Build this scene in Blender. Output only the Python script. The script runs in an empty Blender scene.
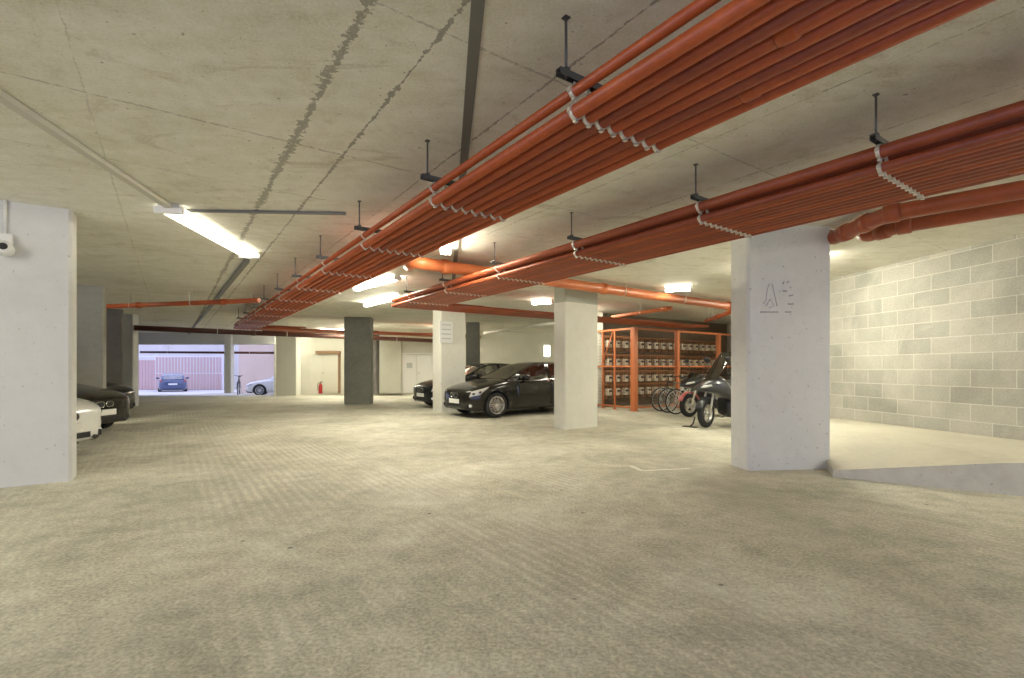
import bpy, bmesh, math, random
from mathutils import Vector, Matrix
import numpy as np

SC = bpy.context.scene
COL = SC.collection
PI = math.pi

# ------------------------------------------------------------------ camera
EYE = 1.25           # eye height
CEIL = 3.0
F = 490.0            # focal length in pixels
HOR = 368.0          # horizon row of the photograph
cam = bpy.data.cameras.new('camera')
cam.sensor_width = 36.0
cam.lens = 36.0 * F / 1024.0
cam.shift_y = (HOR - 339.0) / 1024.0
cam.clip_start = 0.05
camo = bpy.data.objects.new('camera', cam)
COL.objects.link(camo)
camo.location = (0, 0, EYE)
camo.rotation_euler = (PI / 2, 0, 0)
SC.camera = camo

# ------------------------------------------------------------------ world, exposure
LAMP = 85.0
LAMP_COL = (1.0, 0.955, 0.79)
world = bpy.data.worlds.new('world')
SC.world = world
world.use_nodes = True
bgn = world.node_tree.nodes['Background']
bgn.inputs[0].default_value = (0.58, 0.63, 1.0, 1)
bgn.inputs[1].default_value = 1.32
SC.view_settings.view_transform = 'Standard'
SC.view_settings.look = 'None'
SC.view_settings.gamma = 1.0
SC.view_settings.use_curve_mapping = False
SC.view_settings.exposure = 0.66
SC.cycles.max_bounces = 10
SC.cycles.diffuse_bounces = 6

# ------------------------------------------------------------------ helpers
B = Vector((-0.5708, 0.8211, 0))      # direction of the pipe racks
Pd = Vector((0.8211, 0.5708, 0))      # across the pipe racks
ANG_P = math.atan2(Pd.y, Pd.x)        # rotation that turns local x onto Pd
ANG_A = math.atan2(0.12, 0.99)        # block wall grid


def PX(x, y, z):
    """world point of photo pixel (x, y) on the horizontal plane z"""
    Y = F * (z - EYE) / (HOR - y)
    return Vector(((x - 512) / F * Y, Y, z))


def PY(x, y, Y):
    return Vector(((x - 512) / F * Y, Y, EYE + (HOR - y) / F * Y))


def new_bm():
    return bmesh.new()


def bx(bm, c, s, rot=None, bevel=0.0):
    """box of size s centred on c"""
    t = bmesh.new()
    bmesh.ops.create_cube(t, size=1.0)
    bmesh.ops.scale(t, vec=s, verts=t.verts)
    if bevel:
        bmesh.ops.bevel(t, geom=t.edges[:], offset=bevel, segments=2, profile=0.5, affect='EDGES')
    if rot is not None:
        bmesh.ops.transform(t, matrix=rot.to_4x4(), verts=t.verts)
    bmesh.ops.translate(t, vec=c, verts=t.verts)
    join(bm, t)


def join(bm, t):
    me = bpy.data.meshes.new('tmp')
    t.to_mesh(me)
    t.free()
    bm.from_mesh(me)
    bpy.data.meshes.remove(me)


def round_path(pts, r, n=6):
    """polyline with its corners rounded"""
    pts = [Vector(p) for p in pts]
    out = [pts[0]]
    for i in range(1, len(pts) - 1):
        a, b, c = pts[i - 1], pts[i], pts[i + 1]
        d1 = (a - b).normalized()
        d2 = (c - b).normalized()
        rr = min(r, (a - b).length * .49, (c - b).length * .49)
        p0, p2 = b + d1 * rr, b + d2 * rr
        for k in range(n + 1):
            t = k / n
            out.append(p0 * (1 - t) ** 2 + b * 2 * t * (1 - t) + p2 * t * t)
    out.append(pts[-1])
    return out


def tube(bm, pts, r, seg=12, cap=True):
    """sweep a circle along a path; r a number or one per point"""
    pts = [Vector(p) for p in pts]
    n = len(pts)
    rs = r if isinstance(r, (list, tuple)) else [r] * n
    rings = []
    up = None
    for i, p in enumerate(pts):
        d = (pts[min(i + 1, n - 1)] - pts[max(i - 1, 0)]).normalized()
        if up is None:
            up = Vector((0, 0, 1)) if abs(d.z) < .9 else Vector((1, 0, 0))
        x = d.cross(up)
        if x.length < 1e-5:
            x = d.orthogonal()
        x.normalize()
        yv = x.cross(d).normalized()
        up = yv
        rings.append([bm.verts.new(p + (x * math.cos(2 * PI * k / seg) + yv * math.sin(2 * PI * k / seg)) * rs[i]) for k in range(seg)])
    for a, b in zip(rings, rings[1:]):
        for k in range(seg):
            f = bm.faces.new((a[k], a[(k + 1) % seg], b[(k + 1) % seg], b[k]))
            f.smooth = True
    if cap:
        bm.faces.new(rings[0][::-1])
        bm.faces.new(rings[-1])


def lathe(bm, prof, seg=32, M=None, closed=False):
    """revolve profile [(radius, height)] about z, M places it"""
    t = bmesh.new()
    rings = []
    for (r, h) in prof:
        if r < 1e-6:
            rings.append([t.verts.new((0, 0, h))])
        else:
            rings.append([t.verts.new((r * math.cos(2 * PI * k / seg), r * math.sin(2 * PI * k / seg), h)) for k in range(seg)])
    prs = list(zip(rings, rings[1:]))
    if closed:
        prs.append((rings[-1], rings[0]))
    for a, b in prs:
        for k in range(seg):
            va = [a[k % len(a)], a[(k + 1) % len(a)]] if len(a) > 1 else [a[0]]
            vb = [b[(k + 1) % len(b)], b[k % len(b)]] if len(b) > 1 else [b[0]]
            vs = va + vb
            if len(vs) > 2:
                f = t.faces.new(vs)
                f.smooth = True
    if M is not None:
        bmesh.ops.transform(t, matrix=M, verts=t.verts)
    join(bm, t)


def loft(bm, rings, cap=True, smooth=True):
    """join rings of equal point count"""
    vr = [[bm.verts.new(p) for p in r] for r in rings]
    n = len(vr[0])
    for a, b in zip(vr, vr[1:]):
        for k in range(n):
            f = bm.faces.new((a[k], a[(k + 1) % n], b[(k + 1) % n], b[k]))
            f.smooth = smooth
    if cap:
        bm.faces.new(vr[0][::-1])
        bm.faces.new(vr[-1])


def oval(c, hw, hh, tilt=0.0, n=16, e=2.6):
    """superellipse ring across local y (half width hw) and z (half height hh), tilted about y"""
    out = []
    for k in range(n):
        a = 2 * PI * k / n
        y = hw * math.copysign(abs(math.cos(a)) ** (2 / e), math.cos(a))
        z = hh * math.copysign(abs(math.sin(a)) ** (2 / e), math.sin(a))
        out.append(Vector((c[0] + z * math.sin(tilt), c[1] + y, c[2] + z * math.cos(tilt))))
    return out


def plate(bm, outline, thick, M):
    """flat outline [(x, y)] extruded by thick along local z, placed by M"""
    t = bmesh.new()
    a = [t.verts.new((x, y, 0)) for x, y in outline]
    b = [t.verts.new((x, y, thick)) for x, y in outline]
    n = len(a)
    t.faces.new(a[::-1])
    t.faces.new(b)
    for k in range(n):
        t.faces.new((a[k], a[(k + 1) % n], b[(k + 1) % n], b[k]))
    bmesh.ops.transform(t, matrix=M, verts=t.verts)
    join(bm, t)


def obj(name, bm, mat, parent=None, mats=None, recenter=True):
    bmesh.ops.recalc_face_normals(bm, faces=bm.faces)
    me = bpy.data.meshes.new(name)
    bm.to_mesh(me)
    bm.free()
    o = bpy.data.objects.new(name, me)
    COL.objects.link(o)
    for m in (mats or [mat]):
        me.materials.append(m)
    if parent is not None:
        o.parent = parent
    elif recenter and len(me.vertices):
        co = np.empty(len(me.vertices) * 3)
        me.vertices.foreach_get('co', co)
        co = co.reshape(-1, 3)
        c = (co.min(0) + co.max(0)) / 2
        c[2] = co[:, 2].min()
        co -= c
        me.vertices.foreach_set('co', co.ravel())
        o.location = c
    return o


def tag(o, label, cat, group=None, kind=None):
    if label:
        o['label'] = label
    if cat:
        o['category'] = cat
    if group:
        o['group'] = group
    if kind:
        o['kind'] = kind
    return o


def thing(name, label, cat, loc=(0, 0, 0), rz=0.0, group=None):
    o = bpy.data.objects.new(name, None)
    o.empty_display_size = .1
    COL.objects.link(o)
    o.location = loc
    o.rotation_euler = (0, 0, rz)
    return tag(o, label, cat, group)


def struct(name, bm, mat, mats=None, recenter=True):
    o = obj(name, bm, mat, mats=mats, recenter=recenter)
    o['kind'] = 'structure'
    return o


def dup(root, loc, rz=None, label=None, group=None):
    r = root.copy()
    COL.objects.link(r)
    r.location = loc
    if rz is not None:
        r.rotation_euler = (0, 0, rz)
    if label:
        r['label'] = label
    if group:
        r['group'] = group

    def rec(src, dst):
        for ch in src.children:
            c = ch.copy()
            COL.objects.link(c)
            c.parent = dst
            rec(ch, c)
    rec(root, r)
    return r


ORD = ['first', 'second', 'third', 'fourth', 'fifth', 'sixth', 'seventh', 'eighth', 'ninth', 'tenth', 'eleventh', 'twelfth', 'thirteenth', 'fourteenth', 'fifteenth']

# ------------------------------------------------------------------ materials


def mat(name, col, rough=.5, metal=0.0, emit=None, estr=0.0, coat=0.0, spec=.5):
    m = bpy.data.materials.new(name)
    m.use_nodes = True
    p = m.node_tree.nodes['Principled BSDF']
    p.inputs['Base Color'].default_value = (*col, 1)
    p.inputs['Roughness'].default_value = rough
    p.inputs['Metallic'].default_value = metal
    p.inputs['Coat Weight'].default_value = coat
    p.inputs['Coat Roughness'].default_value = .05
    p.inputs['Specular IOR Level'].default_value = spec
    if emit:
        p.inputs['Emission Color'].default_value = (*emit, 1)
        p.inputs['Emission Strength'].default_value = estr
    return m


class N:
    """small wrapper for building node materials"""

    def __init__(self, name, rough=.85):
        self.m = bpy.data.materials.new(name)
        self.m.use_nodes = True
        self.t = self.m.node_tree
        self.p = self.t.nodes['Principled BSDF']
        self.p.inputs['Roughness'].default_value = rough
        self.p.inputs['Specular IOR Level'].default_value = .3
        self.co = self.t.nodes.new('ShaderNodeTexCoord')

    def add(self, typ, **kw):
        n = self.t.nodes.new(typ)
        for k, v in kw.items():
            setattr(n, k, v)
        return n

    def link(self, a, b):
        self.t.links.new(a, b)

    def mapping(self, scale=(1, 1, 1), rot=(0, 0, 0), loc=(0, 0, 0), src=None):
        n = self.add('ShaderNodeMapping')
        n.inputs['Scale'].default_value = scale
        n.inputs['Rotation'].default_value = rot
        n.inputs['Location'].default_value = loc
        self.link(src or self.co.outputs['Object'], n.inputs['Vector'])
        return n.outputs[0]

    def noise(self, vec, scale, detail=6, rough=.6, dist=0.0):
        n = self.add('ShaderNodeTexNoise')
        n.inputs['Scale'].default_value = scale
        n.inputs['Detail'].default_value = detail
        n.inputs['Roughness'].default_value = rough
        n.inputs['Distortion'].default_value = dist
        self.link(vec, n.inputs['Vector'])
        return n.outputs[0]

    def ramp(self, fac, stops):
        n = self.add('ShaderNodeValToRGB')
        e = n.color_ramp.elements
        while len(e) < len(stops):
            e.new(.5)
        for k, (pos, c) in enumerate(stops):
            e[k].position = pos
            e[k].color = (*c, 1) if len(c) == 3 else c
        self.link(fac, n.inputs[0])
        return n.outputs[0]

    def mix(self, fac, a, b, mode='MIX'):
        n = self.add('ShaderNodeMix', data_type='RGBA', blend_type=mode)
        for sock, v in ((n.inputs[0], fac), (n.inputs[6], a), (n.inputs[7], b)):
            if isinstance(v, (int, float)):
                sock.default_value = v
            elif isinstance(v, tuple):
                sock.default_value = (*v, 1)
            else:
                self.link(v, sock)
        return n.outputs[2]

    def math(self, op, a, b=None, clamp=False):
        n = self.add('ShaderNodeMath', operation=op, use_clamp=clamp)
        for sock, v in ((n.inputs[0], a), (n.inputs[1], b)):
            if v is None:
                continue
            if isinstance(v, (int, float)):
                sock.default_value = v
            else:
                self.link(v, sock)
        return n.outputs[0]

    def bump(self, h, strength=.3, dist=.01):
        n = self.add('ShaderNodeBump')
        n.inputs['Strength'].default_value = strength
        n.inputs['Distance'].default_value = dist
        self.link(h, n.inputs['Height'])
        self.link(n.outputs[0], self.p.inputs['Normal'])

    def color(self, c):
        self.link(c, self.p.inputs['Base Color'])


def concrete(name, c0, c1, speck=.5, big=.6, rough=.85, pits=True, head=None):
    g = N(name, rough)
    v = g.co.outputs['Object']
    n1 = g.noise(v, big, 8, .62, .3)
    n2 = g.noise(v, 9.0, 6, .6)
    c = g.ramp(n1, [(.3, c0), (.68, c1)])
    c = g.mix(speck * .35, c, g.ramp(n2, [(.3, (.25, .25, .25)), (.7, (.75, .75, .75))]), 'OVERLAY')
    if pits:
        n3 = g.noise(v, 28.0, 3, .5)
        c = g.mix(g.ramp(n3, [(.26, (.55, .55, .55)), (.33, (0, 0, 0))]), c, (.16, .15, .13))
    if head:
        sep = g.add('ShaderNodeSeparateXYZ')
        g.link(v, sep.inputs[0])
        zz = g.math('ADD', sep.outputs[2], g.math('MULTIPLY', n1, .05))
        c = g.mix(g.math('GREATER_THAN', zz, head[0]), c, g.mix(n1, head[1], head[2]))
    g.color(c)
    g.bump(g.mix(.5, n2, n1), .12, .02)
    return g.m


def floor_material():
    g = N('ribbed_concrete_floor', .8)
    v = g.co.outputs['Object']
    n1 = g.noise(v, .35, 8, .6, .6)
    n2 = g.noise(v, 5.0, 8, .65)
    n3 = g.noise(v, 45.0, 4, .7)
    c = g.ramp(n1, [(.3, (.37, .355, .285)), (.5, (.52, .50, .405)), (.7, (.63, .605, .50))])
    c = g.mix(.40, c, g.ramp(n2, [(.3, (.25, .25, .25)), (.7, (.75, .75, .75))]), 'OVERLAY')
    c = g.mix(.36, c, g.ramp(n3, [(.36, (.12, .12, .12)), (.62, (.86, .86, .86))]), 'OVERLAY')
    pt = g.noise(v, 1.1, 6, .65, .8)
    c = g.mix(.45, c, g.ramp(pt, [(.32, (.3, .3, .28)), (.68, (.7, .7, .7))]), 'OVERLAY')
    agg = g.noise(v, 24.0, 5, .75)
    c = g.mix(g.ramp(agg, [(.27, (.4, .4, .4)), (.36, (0, 0, 0))]), c, (.28, .26, .205))
    # tamped ribs
    rot = g.mapping(rot=(0, 0, -ANG_P))
    w = g.add('ShaderNodeTexWave', wave_type='BANDS', bands_direction='X')
    w.inputs['Scale'].default_value = 3.6
    w.inputs['Distortion'].default_value = 2.2
    w.inputs['Detail'].default_value = 3
    w.inputs['Detail Scale'].default_value = 2.5
    g.link(rot, w.inputs['Vector'])
    worn = g.ramp(g.noise(v, .5, 3, .5), [(.40, (0, 0, 0)), (.62, (1, 1, 1))])
    ribs = g.math('MULTIPLY', w.outputs[0], worn)
    c = g.mix(g.math('MULTIPLY', ribs, .5), c, (.33, .315, .25))
    # dark specks
    vo = g.add('ShaderNodeTexVoronoi')
    vo.inputs['Scale'].default_value = 2.2
    g.link(v, vo.inputs['Vector'])
    c = g.mix(g.ramp(vo.outputs['Distance'], [(.03, (.8, .8, .8)), (.045, (0, 0, 0))]), c, (.10, .09, .07))
    # tyre-darkened tracks
    tr = g.noise(g.mapping(scale=(.5, .08, 1), rot=(0, 0, math.radians(-35))), 1.2, 4, .5)
    c = g.mix(g.ramp(tr, [(.5, (0, 0, 0)), (.72, (.40, .40, .40))]), c, (.36, .335, .27))
    g.color(c)
    h = g.math('ADD', g.math('MULTIPLY', ribs, .6), g.math('ADD', n3, n2))
    g.bump(h, .7, .014)
    return g.m


def ceiling_material():
    g = N('board_marked_concrete_ceiling', .8)
    v = g.co.outputs['Object']
    n1 = g.noise(v, .7, 8, .6, .5)
    n2 = g.noise(v, 7.0, 7, .62)
    st = g.noise(g.mapping(scale=(.5, 4.0, 1), rot=(0, 0, -math.radians(8))), 1.6, 5, .6)
    c = g.ramp(n1, [(.28, (.64, .62, .525)), (.5, (.745, .73, .64)), (.72, (.80, .79, .72))])
    c = g.mix(.35, c, g.ramp(st, [(.3, (.3, .3, .3)), (.7, (.72, .72, .72))]), 'OVERLAY')
    c = g.mix(.33, c, g.ramp(n2, [(.3, (.2, .2, .2)), (.7, (.8, .8, .8))]), 'OVERLAY')
    blot = g.noise(v, 2.2, 8, .7, 1.0)
    c = g.mix(g.ramp(blot, [(.54, (0, 0, 0)), (.72, (.3, .3, .3))]), c, (.50, .48, .42))
    # formwork joints: u runs across the pipe racks, w along them
    sep = g.add('ShaderNodeSeparateXYZ')
    g.link(g.mapping(rot=(0, 0, -ANG_P)), sep.inputs[0])
    wob = g.math('MULTIPLY', g.math('SUBTRACT', g.noise(v, 3.0, 8, .75), .5), .05)
    u = g.math('ADD', sep.outputs[0], wob)
    w = g.math('ADD', sep.outputs[1], wob)
    fine = g.ramp(g.noise(v, 20.0, 5, .7), [(.38, (0, 0, 0)), (.62, (1, 1, 1))])
    pres = g.ramp(g.noise(v, 1.6, 4, .6), [(.36, (.12, .12, .12)), (.6, (1, 1, 1))])
    brk = g.math('MULTIPLY', fine, pres)
    tot = None
    for u0, wd, deep in ((.775, .05, .9), (1.16, .022, 1.0), (1.9, .014, .9), (3.39, .014, .7), (4.3, .014, .7), (-.45, .012, .35), (-1.7, .014, .4), (5.6, .015, .6), (7.4, .015, .6)):
        d = g.math('ABSOLUTE', g.math('SUBTRACT', u, u0))
        k = g.math('MULTIPLY', g.math('LESS_THAN', d, g.math('MULTIPLY', brk, wd * 1.3)), deep)
        tot = k if tot is None else g.math('MAXIMUM', tot, k)
    for w0, wd, deep in ((2.3, .012, .5), (4.1, .018, .6), (5.3, .014, .5), (7.2, .014, .5), (9.0, .02, .6), (11.4, .02, .6), (14, .03, .6)):
        d = g.math('ABSOLUTE', g.math('SUBTRACT', w, w0))
        k = g.math('MULTIPLY', g.math('LESS_THAN', d, g.math('MULTIPLY', brk, wd * 1.3)), deep)
        tot = g.math('MAXIMUM', tot, k)
    c = g.mix(g.math('MULTIPLY', tot, .72), c, (.20, .185, .15))
    pits = g.noise(v, 24.0, 3, .5)
    c = g.mix(g.ramp(pits, [(.27, (.75, .75, .75)), (.32, (0, 0, 0))]), c, (.24, .22, .175))
    stn = g.noise(g.mapping(scale=(1, 2.2, 1), rot=(0, 0, -ANG_P)), 1.3, 8, .72, 1.5)
    c = g.mix(g.ramp(stn, [(.56, (0, 0, 0)), (.66, (.45, .45, .45))]), c, (.47, .42, .31))
    spk = g.noise(v, 60.0, 3, .6)
    c = g.mix(.35, c, g.ramp(spk, [(.35, (.25, .25, .25)), (.65, (.75, .75, .75))]), 'OVERLAY')
    g.color(c)
    g.bump(g.math('SUBTRACT', n2, tot), .15, .015)
    return g.m


def block_material(name, c1, c2, mortar, sx=.45, sz=.225):
    """grey blocks in courses; object x along the wall, object z up"""
    g = N(name, .9)
    sep = g.add('ShaderNodeSeparateXYZ')
    g.link(g.co.outputs['Object'], sep.inputs[0])
    cmb = g.add('ShaderNodeCombineXYZ')
    g.link(sep.outputs[0], cmb.inputs[0])
    g.link(sep.outputs[2], cmb.inputs[1])
    br = g.add('ShaderNodeTexBrick')
    br.inputs['Scale'].default_value = 1.0
    br.inputs['Brick Width'].default_value = sx
    br.inputs['Row Height'].default_value = sz
    br.inputs['Mortar Size'].default_value = .006
    br.inputs['Mortar Smooth'].default_value = .2
    br.inputs['Bias'].default_value = -.25
    br.inputs['Color1'].default_value = (*c1, 1)
    br.inputs['Color2'].default_value = (*c2, 1)
    br.inputs['Mortar'].default_value = (*mortar, 1)
    g.link(cmb.outputs[0], br.inputs['Vector'])
    v = g.co.outputs['Object']
    n1 = g.noise(v, 1.1, 6, .6, .4)
    n2 = g.noise(v, 40, 4, .7)
    c = g.mix(.45, br.outputs[0], g.ramp(n1, [(.3, (.3, .3, .3)), (.7, (.72, .72, .72))]), 'OVERLAY')
    c = g.mix(.3, c, g.ramp(n2, [(.3, (.25, .25, .25)), (.7, (.75, .75, .75))]), 'OVERLAY')
    n4 = g.noise(v, .7, 7, .7, 1.2)
    c = g.mix(g.ramp(n4, [(.5, (0, 0, 0)), (.7, (.6, .6, .6))]), c, mortar)
    g.color(c)
    h = g.math('SUBTRACT', g.math('MULTIPLY', n2, .25), br.outputs['Fac'])
    g.bump(h, .5, .008)
    return g.m


def pipe_material(name, c0, c1, rough=.38):
    g = N(name, rough)
    v = g.co.outputs['Object']
    n = g.noise(v, 3.0, 6, .65)
    n2 = g.noise(v, 30.0, 4, .6)
    c = g.ramp(n, [(.3, c0), (.7, c1)])
    c = g.mix(.25, c, g.ramp(n2, [(.3, (.3, .3, .3)), (.7, (.7, .7, .7))]), 'OVERLAY')
    g.color(c)
    g.p.inputs['Specular IOR Level'].default_value = .5
    return g.m


def glass_material(name, tint, alpha):
    m = bpy.data.materials.new(name)
    m.use_nodes = True
    t = m.node_tree
    t.nodes.clear()
    out = t.nodes.new('ShaderNodeOutputMaterial')
    tr = t.nodes.new('ShaderNodeBsdfTransparent')
    tr.inputs[0].default_value = (*tint, 1)
    gl = t.nodes.new('ShaderNodeBsdfGlossy')
    gl.inputs['Roughness'].default_value = .03
    fr = t.nodes.new('ShaderNodeFresnel')
    fr.inputs[0].default_value = 1.5
    ad = t.nodes.new('ShaderNodeMath')
    ad.operation = 'ADD'
    ad.inputs[1].default_value = alpha
    mx = t.nodes.new('ShaderNodeMixShader')
    t.links.new(fr.outputs[0], ad.inputs[0])
    t.links.new(ad.outputs[0], mx.inputs[0])
    t.links.new(tr.outputs[0], mx.inputs[1])
    t.links.new(gl.outputs[0], mx.inputs[2])
    t.links.new(mx.outputs[0], out.inputs[0])
    return m


M = {}
M['floor'] = floor_material()
M['ceiling'] = ceiling_material()
M['block'] = block_material('grey_block_wall', (.46, .45, .39), (.33, .325, .28), (.62, .61, .54), .58, .245)
M['block_pale'] = block_material('pale_block_wall', (.64, .63, .53), (.56, .55, .46), (.70, .69, .60))
M['wall_pale'] = concrete('painted_pale_wall', (.60, .59, .49), (.70, .68, .58), .2, .8, pits=False)
M['wall_dark'] = concrete('dark_grey_wall', (.10, .095, .085), (.17, .16, .14), .4, .8)  # very dark, slightly warm grey concrete tone
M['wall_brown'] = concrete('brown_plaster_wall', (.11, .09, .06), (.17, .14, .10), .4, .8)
M['column'] = concrete('painted_column', (.60, .60, .58), (.68, .68, .66), .25, .7, pits=True)
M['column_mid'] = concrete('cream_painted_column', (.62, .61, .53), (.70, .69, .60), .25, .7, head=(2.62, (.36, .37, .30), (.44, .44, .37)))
M['column_raw'] = concrete('raw_grey_column', (.17, .17, .145), (.25, .25, .21), .5, .9)
M['column_grey'] = concrete('mid_grey_column', (.36, .36, .31), (.46, .45, .39), .4, .9)
M['column_cream'] = concrete('plain_cream_column', (.64, .63, .55), (.72, .71, .62), .25, .7)
M['column_brown'] = concrete('dark_column', (.12, .11, .10), (.18, .165, .15), .5, .9)
M['kerb'] = concrete('ramp_kerb_concrete', (.50, .49, .44), (.62, .60, .53), .5, 1.0)
M['slab'] = concrete('smooth_ramp_concrete', (.50, .475, .385), (.60, .57, .47), .3, .8)
M['pipe_a'] = pipe_material('orange_red_pipe', (.345, .062, .013), (.455, .095, .021))
M['pipe_b'] = pipe_material('brown_red_pipe', (.25, .050, .017), (.33, .072, .024))
M['pipe_c'] = pipe_material('orange_pipe', (.50, .13, .04), (.60, .18, .06))
M['pipe_d'] = pipe_material('dark_brown_pipe', (.085, .028, .018), (.12, .04, .026))
M['clamp'] = mat('galvanised_clamp', (.75, .73, .66), .3, .7)
M['steel'] = mat('grey_steel_channel', (.10, .105, .10), .5, .5)
M['rod'] = mat('threaded_rod', (.11, .11, .11), .5, .5)
M['white_plastic'] = mat('white_plastic', (.78, .77, .72), .4)
M['trunk'] = mat('painted_trunking', (.56, .54, .46), .5)
M['grey_trunk'] = mat('grey_trunking', (.20, .20, .18), .5)
M['joint'] = mat('movement_joint_cover', (.16, .16, .145), .6)
M['lamp'] = mat('lit_diffuser', (.9, .9, .9), .4, emit=LAMP_COL, estr=LAMP)
M['lamp_soft'] = mat('softly_lit_diffuser', (.9, .9, .9), .4, emit=LAMP_COL, estr=3.0)
M['lamp_mid'] = mat('half_lit_diffuser', (.9, .9, .9), .4, emit=LAMP_COL, estr=LAMP * .55)
M['tyre'] = mat('tyre_rubber', (.018, .018, .018), .75)
M['alloy'] = mat('alloy_rim', (.62, .61, .58), .3, .85)
M['black'] = mat('black_plastic', (.015, .015, .015), .5)
M['dark_in'] = mat('dark_interior', (.03, .03, .03), .8)
M['paint_black'] = mat('black_car_paint', (.013, .012, .010), .16, spec=.45, coat=.3)
M['paint_dark'] = mat('charcoal_car_paint', (.015, .0155, .016), .18, spec=.4)
M['paint_white'] = mat('white_car_paint', (.72, .72, .68), .25, coat=1.0)
M['paint_blue'] = mat('blue_car_paint', (.05, .075, .16), .25, coat=1.0)
M['glass'] = glass_material('car_glass', (.90, .92, .86), .30)
M['screen'] = glass_material('tinted_screen', (.25, .26, .26), .08)
M['headlight'] = mat('clear_headlight', (.78, .78, .76), .12, .25, coat=1.0)
M['chrome'] = mat('chrome', (.75, .74, .70), .15, 1.0)
M['plate_white'] = mat('white_number_plate', (.80, .79, .74), .5)
M['red_light'] = mat('red_tail_light', (.30, .02, .02), .25, coat=1.0)
M['orange'] = mat('orange_painted_steel', (.52, .165, .06), .45)
M['wire'] = mat('brown_wire_mesh', (.16, .085, .05), .5, .3)
M['meter'] = mat('cream_meter_case', (.66, .60, .47), .5)
M['meter_dial'] = mat('dark_meter_dial', (.05, .05, .05), .4)
M['meter_pipe'] = mat('brown_meter_pipe', (.34, .15, .06), .5)
M['moto_grey'] = mat('gunmetal_fairing', (.045, .047, .055), .3, .3, coat=.8)
M['moto_black'] = mat('black_fairing', (.02, .02, .022), .3, coat=.5)
M['seat'] = mat('black_vinyl', (.02, .02, .02), .6)
M['pink'] = mat('faded_red_plastic', (.50, .13, .13), .4)
M['red'] = mat('red_enamel', (.42, .02, .02), .35)
M['bike_dark'] = mat('dark_bike_frame', (.05, .05, .055), .35)
M['bike_green'] = mat('olive_bike_frame', (.16, .18, .10), .35)
M['bike_white'] = mat('white_bike_frame', (.62, .6, .58), .35)
M['spoke'] = mat('bright_spokes', (.62, .62, .6), .3, .7)
M['door_white'] = mat('white_door', (.80, .79, .74), .5)
M['door_cream'] = mat('cream_door', (.62, .60, .50), .5)
M['brown_wood'] = mat('brown_timber', (.26, .15, .08), .6)
M['fence_pink'] = mat('pink_brown_boards', (.56, .39, .37), .7)
M['fence_post'] = mat('white_fence_frame', (.75, .74, .76), .6)
M['yard'] = concrete('pale_yard_paving', (.62, .60, .58), (.72, .70, .68), .3, .6)
M['paintline'] = mat('worn_white_paint', (.66, .64, .55), .8)
M['pencil'] = mat('pencil_mark', (.40, .40, .42), .8)
M['peach'] = concrete('peach_render', (.66, .52, .42), (.74, .60, .50), .2, .6, pits=False)
M['sign'] = mat('white_sign_board', (.78, .78, .74), .5)
M['sign_ink'] = mat('grey_sign_ink', (.52, .53, .50), .6)

# ------------------------------------------------------------------ setting


def wall_local(name, a, b, z0, z1, thick, m, kind=True):
    """wall from point a to b, object x along it, thickness on its far side"""
    a, b = Vector((a[0], a[1], 0)), Vector((b[0], b[1], 0))
    L = (b - a).length
    bm = new_bm()
    bx(bm, (L / 2, thick / 2, (z0 + z1) / 2), (L, thick, z1 - z0))
    o = obj(name, bm, m, recenter=False)
    o.location = a
    d = b - a
    o.rotation_euler = (0, 0, math.atan2(d.y, d.x))
    if kind:
        o['kind'] = 'structure'
    return o


# floor: level to Y=22, then falling gently to the yard
bm = new_bm()
xs = (-32, -20, 9)
prof = [(-7, 0), (22, 0), (29, -.34), (37, -.52), (46, -.6)]
top = [[bm.verts.new((x, y, z)) for x in (-45, 10)] for y, z in prof]
bot = [[bm.verts.new((x, y, -.9)) for x in (-45, 10)] for y, z in prof]
for i in range(len(prof) - 1):
    bm.faces.new((top[i][0], top[i][1], top[i + 1][1], top[i + 1][0]))
    bm.faces.new((bot[i][1], bot[i][0], bot[i + 1][0], bot[i + 1][1]))
    for k in (0, 1):
        bm.faces.new((top[i][k], top[i + 1][k], bot[i + 1][k], bot[i][k]))
bm.faces.new((top[0][0], bot[0][0], bot[0][1], top[0][1]))
bm.faces.new((top[-1][0], top[-1][1], bot[-1][1], bot[-1][0]))
struct('floor', bm, M['floor'], recenter=False)

bm = new_bm()
bx(bm, (-5.5, 9.0, CEIL + .15), (31, 32, .3))
struct('ceiling', bm, M['ceiling'], recenter=False).location = (0, 0, 0)

# movement joint cover strip in the ceiling
a, b = PX(478, 0, CEIL), PX(464, 160, CEIL)
d = (b - a).normalized()
a2, b2 = a - d * 5.0, b + d * 7
bm = new_bm()
mid = (a2 + b2) / 2
bx(bm, (mid.x, mid.y, CEIL - .008), (.065, (b2 - a2).length, .016), Matrix.Rotation(math.atan2(d.y, d.x) - PI / 2, 3, 'Z'))
struct('trim_1', bm, M['joint'])

# block wall on the right
wr0 = (6.20, 9.9)
wr1 = (7.55, -1.35)
wall_local('wall_right', wr1, wr0, 0, CEIL, -.215, M['block'])
wall_local('wall_right_return', wr0, (9.0, 10.2), 0, CEIL, .215, M['block_pale']).name = 'wall_right.001'
# the raised bay: a ramp slab whose kerb grows to the right
kl, kr = PX(833, 477, 0), PX(1024, 496.5, 0)
kd = (kr - kl).normalized()
ke = kl + kd * 3.9
bm = new_bm()


def slab_z(x):
    t = min(max((x - 3.55) / 1.45, 0), 1)
    return .05 + .29 * t


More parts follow.
